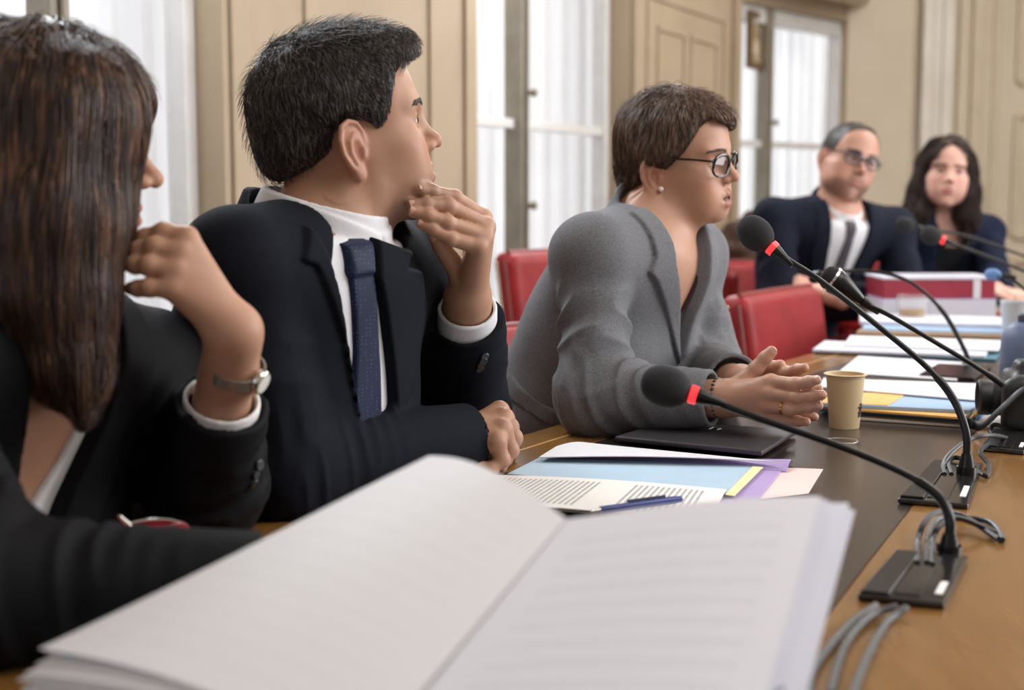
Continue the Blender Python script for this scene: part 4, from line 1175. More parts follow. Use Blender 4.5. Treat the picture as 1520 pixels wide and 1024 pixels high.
# ------------------------------------------------------------------ the two people at the end of the table
def simple_hand(w, dirv, up, side, s=1.0):
    d, n, t = unit(dirv), unit(up), unit(side)
    F = []
    for i in range(4):
        k = (1.5 - i) * .019 * s
        F.append([(w + d * .085 * s + t * k, .0098 * s), (w + d * .118 * s + t * k * 1.1 - n * .006, .0088 * s), (w + d * .134 * s + t * k * 1.1 - n * .020, .008 * s), (w + d * .138 * s + t * k * 1.05 - n * .034, .007 * s)])
    th = [(w + d * .03 + t * .030, .012 * s), (w + d * .065 + t * .045 - n * .006, .0105 * s), (w + d * .09 + t * .046 - n * .012, .0095 * s), (w + d * .106 + t * .042 - n * .016, .0085 * s)]
    return dict(wrist=w, rw=.018 * s, rk=.011 * s, back=w - d * .04, rf=.024 * s, fingers=F, thumb=th)
def build_far_man():
    fig = Fig(); h = dict(HP, chin_y=.078, eye_open=.005, jaw_w=.05, nose_w=.012)
    R = rot(-76, -3, -16); loc = W(1256, 247, 4.36)
    make_head(fig, loc, R, .97, h)
    sR, sL = W(1148, 325, 4.30), W(1328, 338, 4.44)
    make_torso(fig, sR, sL, (.97, 4.70, .55), 1.1, 1.0)
    fig.nb = fig.M + fig.X @ np.array([0, .03, -.016])
    eR, wR = W(1160, 452, 4.22), W(1290, 455, 4.16)
    eL, wL = W(1345, 445, 4.36), W(1232, 440, 4.10)
    poly = [(.09,.110),(.074,.118),(.055,.098),(.046,.05),(.036,.008),(.024,.008),(.016,.03),(.004,.038),(-.02,.034),(-.032,.0),(-.06,-.02),(-.14,-.03),(-.16,.2),(.12,.2)]
    def vol(P):
        d = ell(P, (0, -.012, .054), (.0785, .102, .0865))
        d = smin(d, ell(P, (0, -.05, .02), (.062, .052, .05)), .03)
        d = smin(d, ell(P, (0, .038, .062), (.066, .0525, .068)), .02)
        return smax(d + vnoise(P * 60) * F32(.0012), poly2(P[:, 1], P[:, 2], poly), .006)
    sp = dict(fig=fig, label='balding bearded man in glasses, dark suit and grey tie at the table end', skin='skin_b', res=(.0042, .006), look=(-.35, 1, -.05), neck=(.050, .054), brows=dict(thick=.0006),
        arms=[dict(s=sR, e=eR, w=wR, end=W(1275, 455, 4.165), hand=simple_hand(wR, (1, -.1, -.1), (0, 0, 1), (0, 1, 0))), dict(s=sL, e=eL, w=wL, end=W(1250, 441, 4.14), hand=simple_hand(wL, (-.8, -.1, .42), (-.3, -.5, .6), (.2, .9, .3), .9))],
        hair=dict(vol=vol, lo=(-.1, -.13, -.05), hi=(.1, .12, .16), mat='hair_b', h=.004, grooms=lambda V: [groom(vol, pick(V, 1500), sweep_flow((0, -.03, .15)), 4, .018, .0007, .0006, .3, .001)]),
        jacket=dict(mat='suit_navy', vab=[(-.075,.12),(-.066,.03),(-.05,-.08),(-.02,-.27),(0,-.34),(.02,-.27),(.05,-.08),(.066,.03),(.075,.12)],
            lapab=[[(-.12,.12),(-.112,.03),(-.108,-.05),(-.06,-.22),(-.004,-.34),(-.02,-.27),(-.05,-.08),(-.066,.03),(-.075,.12)], [(.12,.12),(.112,.03),(.108,-.05),(.06,-.22),(.004,-.34),(.02,-.27),(.05,-.08),(.066,.03),(.075,.12)]],
            neck=.078, coltop=.02, sl=(.060, .056, .044), fold=.008),
        top=dict(mat='shirt', collar=True, b=.05, g=.010), tie='tie_grey')
    root, o, fig, jk = build_person(sp)
    glasses(fig, o, M['frame_blue'], y=.104, zc=.019, hw=.026, hh=.0165, th=.0028)
    return root
def build_far_woman():
    fig = Fig(); S = .96; h = dict(HP, nose_tip=(.112, -.008), chin_y=.074, chin_z=-.081, chin_r=.015, jaw_w=.045, lip=1.0, brow=.7, eye_open=.0048)
    R = rot(-98, 2, -5); loc = W(1403, 265, 4.86)
    make_head(fig, loc, R, S, h)
    sR, sL = W(1340, 336, 4.90), W(1464, 346, 4.94)
    make_torso(fig, sR, sL, (1.50, 5.14, .55), .95, .92, True)
    fig.nb = fig.M + fig.X @ np.array([0, .02, -.012])
    eR, wR = W(1322, 430, 4.72), W(1400, 432, 4.56)
    eL, wL = W(1478, 428, 4.72), W(1478, 432, 4.46)
    def vol(P):
        d = ell(P, (0, -.006, .058), (.088, .106, .094))
        sd = None
        for s in (1, -1):
            e = chain(P, [(s*.070, .010, .04), (s*.084, .008, -.05), (s*.090, .015, -.13), (s*.085, .03, -.20)], [.034, .036, .036, .012], .02)
            sd = e if sd is None else np.minimum(sd, e)
        d = smin(d, sd, .03)
        d = smin(d, chain(P, [(0, -.06, .02), (0, -.06, -.10), (0, -.05, -.17)], [.075, .07, .04], .03), .03)
        d = d + vnoise(P * A((30, 30, 16))) * F32(.006)
        d = smax(d, -ell(P, (-.006, .10, .016), (.058, .064, .104)), .012)
        return smax(d, -ell(P, (0, .07, -.12), (.045, .08, .10)), .012)
    def flow(P):
        v = P - A((.02, .03, .16)); v = v / (ln(v)[:, None] + .02)
        dn = np.zeros_like(P); dn[:, 2] = -1
        wv = np.stack([vnoise(P * 26 + 3), vnoise(P * 26 + 19), np.zeros(len(P), F32)], 1)
        return v * .6 + dn * .9 + wv * F32(.5)
    sp = dict(fig=fig, label='dark-haired woman in a navy cardigan at the far table end', skin='skin_bw', res=(.0042, .006), look=(0, 1, 0), neck=(.046, .052), brows=dict(thick=.0005, zoff=-.001),
        arms=[dict(s=sR, e=eR, w=wR, end=W(1385, 432, 4.59), hand=simple_hand(wR, (1, -.35, .0), (0, 0, 1), (.3, 1, 0), .92)), dict(s=sL, e=eL, w=wL, end=W(1478, 432, 4.53), hand=simple_hand(wL, (.55, -1, -.05), (0, 0, 1), (-1, -.5, 0), .92))],
        hair=dict(vol=vol, lo=(-.17, -.17, -.26), hi=(.17, .14, .18), mat='hair_bw', h=.005, grooms=lambda V: [groom(vol, pick(V, 3000), flow, 8, .09, .0012, .001, .2, .003, .4, .5, .006), groom(vol, pick(V, 500, lambda V: V[:, 2] < .02), flow, 8, .08, .0009, .003, .5, .004, .3, .6, .022)]),
        jacket=dict(mat='cardigan', vab=[(-.075,.12),(-.064,.03),(-.052,-.03),(-.034,-.2),(-.03,-.40),(.03,-.40),(.034,-.2),(.052,-.03),(.064,.03),(.075,.12)], neck=.066, coltop=.012, collar=False, sl=(.052, .05, .038), fold=.008),
        top=dict(mat='top_black', name='blouse', vab=[(-.08,.12),(-.056,.04),(-.02,-.02),(.02,-.02),(.056,.04),(.08,.12)], b=.05, g=.012))
    root, o, fig, jk = build_person(sp)
    return root
far_man = build_far_man()
far_woman = build_far_woman()
# ------------------------------------------------------------------ room shell
def tagS(o): o['kind'] = 'structure'; return o
M['wall'] = noisy('wall_beige_paint', srgb(172, 154, 130), srgb(162, 144, 120), 3.5, .75, bmp=.1, bscale=120)
M['wall_pale'] = noisy('wall_cream_plaster', srgb(212, 200, 180), srgb(202, 188, 166), 2.2, .7, bmp=.08, bscale=90)
M['mould'] = noisy('moulding_cream', srgb(206, 192, 168), srgb(196, 182, 158), 6, .55)
M['pilaster'] = noisy('pilaster_offwhite', srgb(226, 220, 210), srgb(214, 206, 194), 5, .5)
M['win'] = noisy('window_paint_grey', srgb(216, 215, 213), srgb(206, 205, 203), 12, .45)
M['win_dark'] = noisy('espagnolette_post', srgb(140, 132, 118), srgb(124, 116, 102), 12, .45)
M['floor'] = noisy('floor_parquet', srgb(96, 66, 44), srgb(116, 82, 56), 5, .35, stretch=(1, 8, 1))
M['brass'] = mat('brass_aged', srgb(160, 130, 80), .35, metal=.9)
def glass_mat():
    m = mat('window_glass', (1, 1, 1), 0); nt = m.node_tree; out = nt.nodes['Material Output']
    t = nd(m, 'ShaderNodeBsdfTransparent'); g = nd(m, 'ShaderNodeBsdfGlossy'); g.inputs['Roughness'].default_value = .02
    mx = nd(m, 'ShaderNodeMixShader'); mx.inputs[0].default_value = .05
    lk(m, t.outputs[0], mx.inputs[1]); lk(m, g.outputs[0], mx.inputs[2]); lk(m, mx.outputs[0], out.inputs['Surface']); return m
M['glass'] = glass_mat()
def sheer_mat():
    m = mat('sheer_curtain', (1, 1, 1), .9); nt = m.node_tree; out = nt.nodes['Material Output']
    t = nd(m, 'ShaderNodeBsdfTransparent'); tl = nd(m, 'ShaderNodeBsdfTranslucent'); df = nd(m, 'ShaderNodeBsdfDiffuse')
    tl.inputs['Color'].default_value = (.95, .95, .95, 1); df.inputs['Color'].default_value = (.8, .8, .8, 1)
    a = nd(m, 'ShaderNodeMixShader'); a.inputs[0].default_value = .35; lk(m, tl.outputs[0], a.inputs[1]); lk(m, df.outputs[0], a.inputs[2])
    b = nd(m, 'ShaderNodeMixShader'); b.inputs[0].default_value = .80; lk(m, t.outputs[0], b.inputs[1]); lk(m, a.outputs[0], b.inputs[2])
    lk(m, b.outputs[0], out.inputs['Surface']); return m
M['sheer'] = sheer_mat()
H = 3.4
def seg(p0, p1):
    p0, p1 = np.array([*p0, 0.0]), np.array([*p1, 0.0]); u = unit(p1 - p0); n = np.array([u[1], -u[0], 0.0])   # n points into the room
    return p0, p1, u, n, np.linalg.norm(p1 - p0)
# window wall: a straight run, then it bends round to the end wall
A0, A1 = np.array([-2.42, -.05]), np.array([1.11, 7.12])
A2 = np.array([1.87, 8.02])
dirw = unit(np.append(A1 - A0, 0))[:2]
def along(px, d=0.0):
    """distance along the straight window wall (set back by d) where the sight line of column px meets it"""
    k = (px - 760) / FPX; o_ = A0 - np.array([dirw[1], -dirw[0]]) * d
    return (o_[0] - k * o_[1]) / (k * dirw[1] - dirw[0])
SB = .11
L1 = np.linalg.norm(A1 - A0)
WT = 3.05        # window head height
def wall_piece(name, p0, p1, a, b, z0, z1, th, m):
    q0, q1, u, n, L = seg(p0, p1)
    c = q0 + u * (a + b) / 2 - n * th / 2 + np.array([0, 0, (z0 + z1) / 2])
    R = np.stack([u, n, [0, 0, 1]], 1)
    return MB().box(c, ((b - a) / 2, th / 2, (z1 - z0) / 2), R), u, n, R, q0
def window(idx, p0, p1, a, b, z0, z1, setback=.10, trans=None, posts=None, bars=(), fr=.045):
    """casement pair: frame, centre post with bolt, glazing bars, two panes"""
    q0, q1, u, n, L = seg(p0, p1); R = np.stack([u, n, [0, 0, 1]], 1)
    P = lambda t, d, z: q0 + u * t + n * d + np.array([0, 0, z])
    m = MB(); w2 = (b - a) / 2; cz = (z0 + z1) / 2; hz = (z1 - z0) / 2
    for t in (a + fr / 2, b - fr / 2): m.box(P(t, -setback, cz), (fr / 2, .03, hz), R)
    for z in (z0 + .04, z1 - .04): m.box(P((a + b) / 2, -setback, z), (w2, .03, .04), R)
    o = m.build('window_%d' % idx, M['win'], None, bevel=.004); tagS(o)
    o['label'] = ['tall casement window behind the long-haired woman', 'tall casement window between the two panelled walls', 'tall casement window at the curved end of the room'][idx - 1]
    mid = (a + b) / 2 if posts is None else posts
    c = MB(); c.box(P(mid, -setback + .012, cz), (.030, .036, hz), R); ps = c.build('centre_post', M['win_dark'], o, bevel=.006)
    k = MB()
    for z in (1.06, 1.46): k.lathe([(.0, .045), (.014, .040), (.016, .03), (.010, .015), (.010, 0)], P(mid + .012, -setback + .045, z), n, 12)
    k.tube([P(mid, -setback + .055, z0 + .1), P(mid, -setback + .055, z1 - .1)], .007, 8)
    k.build('bolt_rod', M['win_dark'], ps, smooth=True)
    for z in bars:
        for (x0, x1) in ((a + fr, mid - .025), (mid + .025, b - fr)):
            MB().box(P((x0 + x1) / 2, -setback, z), ((x1 - x0) / 2, .018, .017), R).build('glazing_bar', M['win'], o, bevel=.003)
    for (x0, x1) in ((a + fr, mid - .025), (mid + .025, b - fr)):
        g = MB(); g.box(P((x0 + x1) / 2, -setback - .01, cz), ((x1 - x0) / 2, .002, hz - .07), R); g.build('pane', M['glass'], o)
    return o
def curtain(p0, p1, a, b, z0, z1, d, lab, folds_n=9, seed=1):
    q0, q1, u, n, L = seg(p0, p1); r = np.random.default_rng(seed)
    ts = np.linspace(a, b, folds_n * 14); ph = np.cumsum(.6 + r.uniform(.1, .9, len(ts))) * (2 * math.pi * folds_n / len(ts)) 
    G = []
    for i, t in enumerate(ts):
        w_ = .032 * math.sin(ph[i]) + .012 * math.sin(ph[i] * 2.3 + 1)
        G.append([q0 + u * t + n * (-d + w_ * (1 - .2 * zz)) + np.array([0, 0, z0 + (z1 - z0) * zz]) for zz in np.linspace(0, 1, 6)])
    o = MB().sheet(G, .0015).build('sheer_curtain', M['sheer'], None, smooth=True)
    tag(o, lab, 'curtain', None)
    return o
# solid stretches of the window wall with the openings between them
def pair(pl, pr, pm): 
    b = along(pr, SB); mid = along(pm, SB); return 2 * mid - b, b, mid
w1a, w1b, w1m = pair(0, 284, 78); w2a, w2b, w2m = pair(0, 893, 762)
op = [(w1a, w1b), (along(709), w2b)]
edges = [0.0, op[0][0], op[0][1], op[1][0], op[1][1], L1]
m = MB()
for a, b in ((0, op[0][0]), (op[0][1], op[1][0]), (op[1][1], L1)):
    q, u, n, R, q0 = wall_piece('w', A0, A1, a, b, 0, H, .15, None); base_ = len(m.v); m.v += q.v; m.f += [tuple(i + base_ for i in f) for f in q.f]
for a, b in op:
    for z0, z1 in ((0, .30), (WT, H)):
        q, u, n, R, q0 = wall_piece('w', A0, A1, a, b, z0, z1, .15, None); base_ = len(m.v); m.v += q.v; m.f += [tuple(i + base_ for i in f) for f in q.f]
tagS(m.build('wall_left', M['wall']))
window(1, A0, A1, w1a, w1b, .30, WT, SB, posts=w1m, bars=())
window(2, A0, A1, w2a, w2b, .30, WT, SB, posts=w2m, bars=(1.35,))
# bend with the third window, low head
q0, q1, u, n, L = seg(A1, A2); L2 = L
m = MB()
def addp(m, a, b, z0, z1, p0, p1, th=.12):
    q, *_ = wall_piece('w', p0, p1, a, b, z0, z1, th, None); b0 = len(m.v); m.v += q.v; m.f += [tuple(i + b0 for i in f) for f in q.f]
w3a, w3b, W3 = .02, L2 - .005, 2.04
addp(m, -.05, w3a, 0, H, A1, A2); addp(m, w3b, L2 + .02, 0, H, A1, A2); addp(m, w3a, w3b, 0, .3, A1, A2); addp(m, w3a, w3b, W3, H, A1, A2)
tagS(m.build('wall_corner', M['wall']))
window(3, A1, A2, w3a, w3b, .30, W3, .06, posts=w3a + (w3b - w3a) * .30, bars=(1.35,), fr=.04)
# end wall
B1 = np.array([5.2, 7.6])
m = MB(); addp(m, 0, np.linalg.norm(B1 - A2), 0, H, A2, B1); tagS(m.build('wall_end', M['wall_pale']))
Rw = lambda p0, p1: np.stack([*(seg(p0, p1)[2:4]), [0, 0, 1]], 1)
# pilaster and door panelling on the end wall
q0, q1, u, n, L = seg(A2, B1); R = Rw(A2, B1)
def along2(px):
    k = (px - 760) / FPX; return (A2[0] - k * A2[1]) / (k * u[1] - u[0])
t0, t1 = along2(1357), along2(1402)
m = MB()
for x, w_, dd in (((t0 + t1) / 2, (t1 - t0) / 2, .05), (t0 + .03, .03, .075), (t1 - .03, .03, .075), ((t0 + t1) / 2, .022, .065)):
    m.box(q0 + u * x + n * dd / 2 + np.array([0, 0, H / 2]), (w_, dd / 2, H / 2), R)
o = tagS(m.build('trim_1', M['pilaster'], bevel=.006)); o['label'] = 'fluted off-white pilaster on the end wall'
m = MB(); dx0, dx1 = along2(1412), along2(1412) + 1.3
m.box(q0 + u * (dx0 + dx1) / 2 + n * .012 + np.array([0, 0, 1.2]), ((dx1 - dx0) / 2, .012, 1.2), R)
o = tagS(m.build('door_1', M['wall_pale'])); o['label'] = 'cream panelled door beyond the pilaster'
for z0, z1 in ((.15, .72), (.86, 1.52), (1.70, 2.30)):
    p = MB(); w_ = .018
    cx = (dx0 + dx1) / 2 + .08; hw = (dx1 - dx0) / 2 - .24
    for zz in (z0, z1): p.box(q0 + u * cx + n * .032 + np.array([0, 0, zz]), (hw, .014, w_), R)
    for xx in (cx - hw, cx + hw): p.box(q0 + u * xx + n * .032 + np.array([0, 0, (z0 + z1) / 2]), (w_, .014, (z1 - z0) / 2), R)
    p.build('panel_moulding', M['mould'], o, bevel=.006)
p = MB()
p.box(q0 + u * (dx0 + .10) + n * .03 + np.array([0, 0, 1.25]), (.035, .02, 1.25), R); p.box(q0 + u * (dx0 + .20) + n * .022 + np.array([0, 0, 1.25]), (.02, .014, 1.25), R)
p.build('door_jamb', M['mould'], o, bevel=.006)
# raised mouldings of the panelled stretches between the windows
q0, q1, u, n, L = seg(A0, A1); R = Rw(A0, A1)
def mould_rect(m, a, b, z0, z1, w_=.02, d=.010):
    for zz in (z0, z1): m.box(q0 + u * (a + b) / 2 + n * d / 2 + np.array([0, 0, zz]), ((b - a) / 2 + w_, d / 2, w_), R)
    for xx in (a, b): m.box(q0 + u * xx + n * d / 2 + np.array([0, 0, (z0 + z1) / 2]), (w_, d / 2, (z1 - z0) / 2), R)
m = MB()
a, b = op[0][1], op[1][0]
for x in (a + .06, b - .06): m.box(q0 + u * x + n * .006 + np.array([0, 0, H / 2]), (.035, .006, H / 2), R)
mould_rect(m, a + .36, b - .30, 1.0, 2.6); 
o = tagS(m.build('trim_2', M['wall'], bevel=.006)); o['label'] = 'raised moulding on the wall between the first two windows'
m = MB(); a, b = op[1][1], L1
for x in (a + .06, b - .04): m.box(q0 + u * x + n * .014 + np.array([0, 0, H / 2]), (.045, .014, H / 2), R)
mould_rect(m, a + .22, b - .20, .95, 1.93); 
mould_rect(m, a + .34, a + .34 + (b - a - .66) * .42, 1.02, 1.80, .012); mould_rect(m, a + .34 + (b - a - .66) * .54, b - .32, 1.02, 1.80, .012)
m.box(q0 + u * (a + b) / 2 + n * .02 + np.array([0, 0, 2.12]), ((b - a) / 2 - .04, .02, .05), R)
o = tagS(m.build('trim_3', M['wall'], bevel=.006)); o['label'] = 'panelling on the wall behind the grey-blazer woman'
# curved ledge above the third window
q0c, q1c, uc, nc, Lc = seg(A1, A2)
m = MB(); G = []
for t in np.linspace(-.25, Lc + .05, 18):
    bow = .10 + .22 * math.sin(math.pi * np.clip((t + .25) / (Lc + .3), 0, 1))
    p = q0c + uc * t
    G.append([p + np.array([0, 0, 2.13]), p + nc * bow * .6 + np.array([0, 0, 2.12]), p + nc * bow + np.array([0, 0, 2.145]), p + nc * bow + np.array([0, 0, 2.19]), p + nc * bow * .8 + np.array([0, 0, 2.215]), p + np.array([0, 0, 2.22])])
o = tagS(MB().sheet(G, .01).build('trim_4', M['mould'], smooth=True)); o['label'] = 'bowed cornice ledge above the end window'
G = []
for t in np.linspace(-.1, Lc + .02, 14):
    bow = .05 + .16 * math.sin(math.pi * np.clip((t + .1) / (Lc + .12), 0, 1)); p = q0c + uc * t
    G.append([p + nc * bow + np.array([0, 0, z]) for z in (2.21, 2.5, 2.9, 3.3)])
o = tagS(MB().sheet(G, .02).build('trim_5', M['pilaster'], smooth=True)); o['label'] = 'curved white plaster drum above the cornice ledge'
# skirting and floor
tagS(MB().box((2.2, 4.0, -.03), (7.0, 6.5, .03)).build('floor', M['floor']))
# small framed picture beside the end window
c = W(1114, 62, 7.02); fm = MB()
ru, rn = u, n
Rf = np.stack([ru, rn, [0, 0, 1]], 1)
c = c + 0
tt = along(1114); c = q0 + u * tt + n * .02; c[2] = W(1114, 62, c[1])[2]
pw, ph = .155, .125
for sx in (-1, 1): fm.box(c + u * sx * pw, (.018, .016, ph + .018), Rf)
for sz in (-1, 1): fm.box(c + np.array([0, 0, sz * ph]), (pw, .016, .018), Rf)
fo = empty('framed_picture', label='small brown framed print hung high beside the end window', cat='picture')
fm.build('frame', M['brass'] if False else mat('frame_wood', srgb(112, 88, 56), .5), fo, bevel=.004)
def print_mat():
    m = mat('print_sepia', srgb(206, 190, 160), .5); nz = noise_tex(m, coords(m), 14, 3)
    lk(m, ramp(m, nz, [(.42, srgb(212, 198, 170)), (.62, srgb(150, 128, 100))]), bsdf(m).inputs['Base Color']); return m
MB().box(c - n * .004, (pw - .01, .004, ph - .01), Rf).build('print', print_mat(), fo)
base(fo, c - np.array([0, 0, ph]))
# pale stone window bay outside: sheers hang just behind each window
q = op
curtain(A0, A1, op[0][0] - .3, op[0][1] + .45, .25, WT + .1, .30, 'pleated white sheer behind the window with the long-haired woman', 12, 3)
curtain(A0, A1, w2a, op[1][1] + .5, .25, WT + .1, .30, 'pleated white sheer behind the window left of the grey-blazer woman'.replace('left of', 'beside'), 12, 5)
curtain(A1, A2, w3a - .1, w3b + .35, .28, W3 + .1, .30, 'pleated white sheer in the window at the curved end', 11, 8)
M['ceiling'] = noisy('ceiling_plaster', srgb(206, 198, 184), srgb(198, 190, 176), 3, .8)
tagS(MB().box((2.2, 4.0, H + .05), (7.0, 6.5, .05)).build('ceiling', M['ceiling']))
# ------------------------------------------------------------------ the table
def wood_mat(name, c1, c2, c3, rough=.22):
    m = mat(name, c1, rough, spec=.5, coat=.35)
    tcd = nd(m, 'ShaderNodeTexCoord'); mp = nd(m, 'ShaderNodeMapping'); mp.inputs['Rotation'].default_value = (0, 0, math.radians(28)); mp.inputs['Scale'].default_value = (14, 1.2, 6)
    lk(m, tcd.outputs['Object'], mp.inputs['Vector'])
    n1 = noise_tex(m, mp.outputs['Vector'], 4, 6, .65)
    lk(m, ramp(m, n1, [(.3, c1), (.5, c2), (.7, c3)]), bsdf(m).inputs['Base Color']); return m
M['wood'] = wood_mat('table_wood_honey', srgb(120, 82, 38), srgb(129, 90, 43), srgb(138, 98, 50))
M['wood_edge'] = wood_mat('table_edge_wood', srgb(146, 92, 40), srgb(160, 104, 48), srgb(178, 120, 58), .3)
M['inlay'] = noisy('writing_surface_dark', srgb(52, 44, 40), srgb(62, 53, 48), 5, .20, spec=.5)
M['line'] = mat('inlay_line_pale', srgb(196, 150, 92), .3)
M['wood_dark'] = noisy('carved_wood_dark', srgb(62, 44, 32), srgb(88, 64, 48), 9, .4)
TZ = .75
outer = spline([(-.66, .50), (-.57, .80), (-.43, 1.18), (-.275, 1.60), (.097, 2.25), (.50, 2.90), (.86, 3.47), (1.16, 3.92), (1.55, 4.18), (2.2, 4.28), (3.2, 4.26)], 90)
inner = spline([(-.03, .42), (.10, .80), (.213, 1.064), (.354, 1.378), (.462, 1.615), (.5555, 1.837), (.689, 2.10), (.90, 2.50), (1.20, 2.86), (1.60, 3.02), (2.2, 3.08), (3.2, 3.06)], 90)
def offs(c, d):
    t = np.gradient(c, axis=0); t /= np.linalg.norm(t, axis=1, keepdims=True); return c + np.stack([t[:, 1], -t[:, 0]], 1) * d
innermost = offs(inner, .46)
def ribbon(cA, cB, z0, z1):
    """closed slab between two plan curves"""
    m = MB(); n = len(cA); v = []
    for z in (z0, z1):
        v += [(p[0], p[1], z) for p in cA] + [(p[0], p[1], z) for p in cB]
    k = 2 * n; f = []
    for i in range(n - 1):
        f += [(i, n+i, n+i+1, i+1), (k+i, k+i+1, k+n+i+1, k+n+i), (i, i+1, k+i+1, k+i), (n+i, k+n+i, k+n+i+1, n+i+1)]
    f += [(0, k, k+n, n), (n-1, 2*n-1, k+2*n-1, k+n-1)]
    return m.add(v, f)
table = empty('conference_table', label='curved honey-wood conference table with a dark writing surface', cat='table')
b1_ = offs(outer, .125); 
ribbon(outer, b1_, TZ - .034, TZ).build('outer_border', M['wood'], table, bevel=.004)
ribbon(b1_, inner, TZ - .034, TZ - .0004).build('writing_surface', M['inlay'], table)
ribbon(inner, innermost, TZ - .034, TZ).build('inner_border', M['wood'], table, bevel=.003)
ribbon(offs(outer, .060), offs(outer, .064), TZ - .002, TZ + .0003).build('inlay_line', M['line'], table)
for i in (6, 24, 46, 64, 82):
    for c_, d in ((outer, .10), (innermost, -.08)):
        p = offs(c_, d)[i]
        MB().lathe([(.022, .0), (.026, .03), (.020, .06), (.026, .30), (.034, .55), (.038, .60), (.038, .714)], (p[0], p[1], 0), n=16).build('leg', M['wood_edge'], table, smooth=True)
base(table, (.3, 2.3, 0))

# ------------------------------------------------------------------ paper things
def paper_mat(name, c, c2=None, rough=.65):
    return noisy(name, c, c2 or tuple(np.array(c) * .96), 30, rough)
M['paper'] = paper_mat('paper_white', srgb(212, 210, 214))
M['paper_warm'] = paper_mat('paper_warm', srgb(212, 204, 192))
M['paper_cool'] = paper_mat('paper_cool', srgb(200, 200, 212))
M['lilac'] = paper_mat('folder_lilac', srgb(164, 142, 190)); M['folder_blue'] = paper_mat('folder_pale_blue', srgb(166, 190, 208))
M['pinkp'] = paper_mat('paper_pink', srgb(226, 196, 190)); M['yellowp'] = paper_mat('folder_yellow', srgb(228, 214, 160))
M['orange'] = paper_mat('folder_orange', srgb(232, 176, 96)); M['blue'] = paper_mat('folder_blue', srgb(74, 130, 176)); M['teal'] = paper_mat('folder_teal', srgb(60, 108, 122))
M['brownp'] = paper_mat('folder_kraft', srgb(150, 124, 96))
M['sky_blue'] = paper_mat('folder_sky_blue', srgb(150, 176, 206))
def text_mat(name, c, line=260, axis=0, ink=srgb(120, 116, 120), amount=.8):
    """paper printed with rows of small type"""
    m = mat(name, c, .65); tc = nd(m, 'ShaderNodeTexCoord'); sp_ = nd(m, 'ShaderNodeSeparateXYZ'); lk(m, tc.outputs['UV'], sp_.inputs[0])
    def mth(op, a, b=None):
        q = nd(m, 'ShaderNodeMath', operation=op)
        for s_, v in ((q.inputs[0], a), (q.inputs[1], b)):
            if v is None: continue
            if isinstance(v, (int, float)): s_.default_value = v
            else: lk(m, v, s_)
        return q.outputs[0]
    u, v = sp_.outputs[0], sp_.outputs[1]
    row = mth('FRACT', mth('MULTIPLY', v, float(line))); on = mth('LESS_THAN', row, .45)
    cb = nd(m, 'ShaderNodeCombineXYZ'); lk(m, mth('MULTIPLY', u, 95.0), cb.inputs[0]); lk(m, mth('FLOOR', mth('MULTIPLY', v, float(line))), cb.inputs[1])
    nz = nd(m, 'ShaderNodeTexNoise'); nz.inputs['Scale'].default_value = 1.0; nz.inputs['Detail'].default_value = 2; lk(m, cb.outputs[0], nz.inputs['Vector'])
    wd = mth('GREATER_THAN', nz.outputs['Fac'], .42)
    mg = mth('MULTIPLY', mth('MULTIPLY', mth('GREATER_THAN', u, .11), mth('LESS_THAN', u, .89)), mth('MULTIPLY', mth('GREATER_THAN', v, .07), mth('LESS_THAN', v, .93)))
    # paragraph gaps
    cb2 = nd(m, 'ShaderNodeCombineXYZ'); lk(m, mth('FLOOR', mth('MULTIPLY', v, line / 6.0)), cb2.inputs[0]); wn_ = nd(m, 'ShaderNodeTexWhiteNoise'); lk(m, cb2.outputs[0], wn_.inputs['Vector'])
    gap = mth('GREATER_THAN', wn_.outputs['Value'], .12)
    f = mth('MULTIPLY', mth('MULTIPLY', mth('MULTIPLY', on, wd), mth('MULTIPLY', mg, gap)), amount)
    lk(m, mix(m, f, c, ink), bsdf(m).inputs['Base Color']); return m
M['text'] = text_mat('page_printed', srgb(226, 222, 216), 46)
M['text_big'] = text_mat('page_printed_report', srgb(204, 202, 208), 13, ink=srgb(178, 176, 184), amount=.22)
M['text_faint'] = text_mat('page_printed_back', srgb(212, 210, 212), 14, ink=srgb(184, 180, 180), amount=.07)
def page(name, G, m, th=.0004, parent=None):
    """one sheet over a grid of points, with u along the second index and v along the first"""
    G = np.asarray(G, float); a, b = G.shape[:2]
    o = MB().sheet(G, th).build(name, m, parent, smooth=True)
    uv = o.data.uv_layers.new(name='UVMap')
    n = a * b
    vi = np.zeros(len(o.data.loops), np.int32); o.data.loops.foreach_get('vertex_index', vi)
    q = vi % n; arr = np.stack([(q % b) / (b - 1), 1 - (q // b) / (a - 1)], 1).astype(F32)
    uv.data.foreach_set('uv', arr.ravel()); return o
def quadgrid(c00, c01, c11, c10, nu=12, nv=12, lift=None):
    """grid from four corners: rows from (c00,c01) to (c10,c11)"""
    c00, c01, c11, c10 = map(lambda v: np.asarray(v, float), (c00, c01, c11, c10)); G = []
    for i in range(nv):
        t = i / (nv - 1); r = []
        for j in range(nu):
            s_ = j / (nu - 1); p = (c00 * (1 - s_) + c01 * s_) * (1 - t) + (c10 * (1 - s_) + c11 * s_) * t
            if lift is not None: p = p + lift(s_, t)
            r.append(p)
        G.append(r)
    return G
def flat(px4, z, nu=8, nv=8, lift=None):
    """grid of a sheet lying at height z whose corners were measured in the photo (far-left, far-right, near-right, near-left)"""
    c = [T(x, y, z) for x, y in px4]
    return quadgrid(c[0], c[1], c[2], c[3], nu, nv, lift)
def slab(name, px4, z0, z1, m, parent=None, bevel=.0008):
    c = [T(x, y, z0)[:2] for x, y in px4][::-1]
    return MB().prism([tuple(p) for p in c], z0, z1).build(name, m, parent, bevel=bevel)
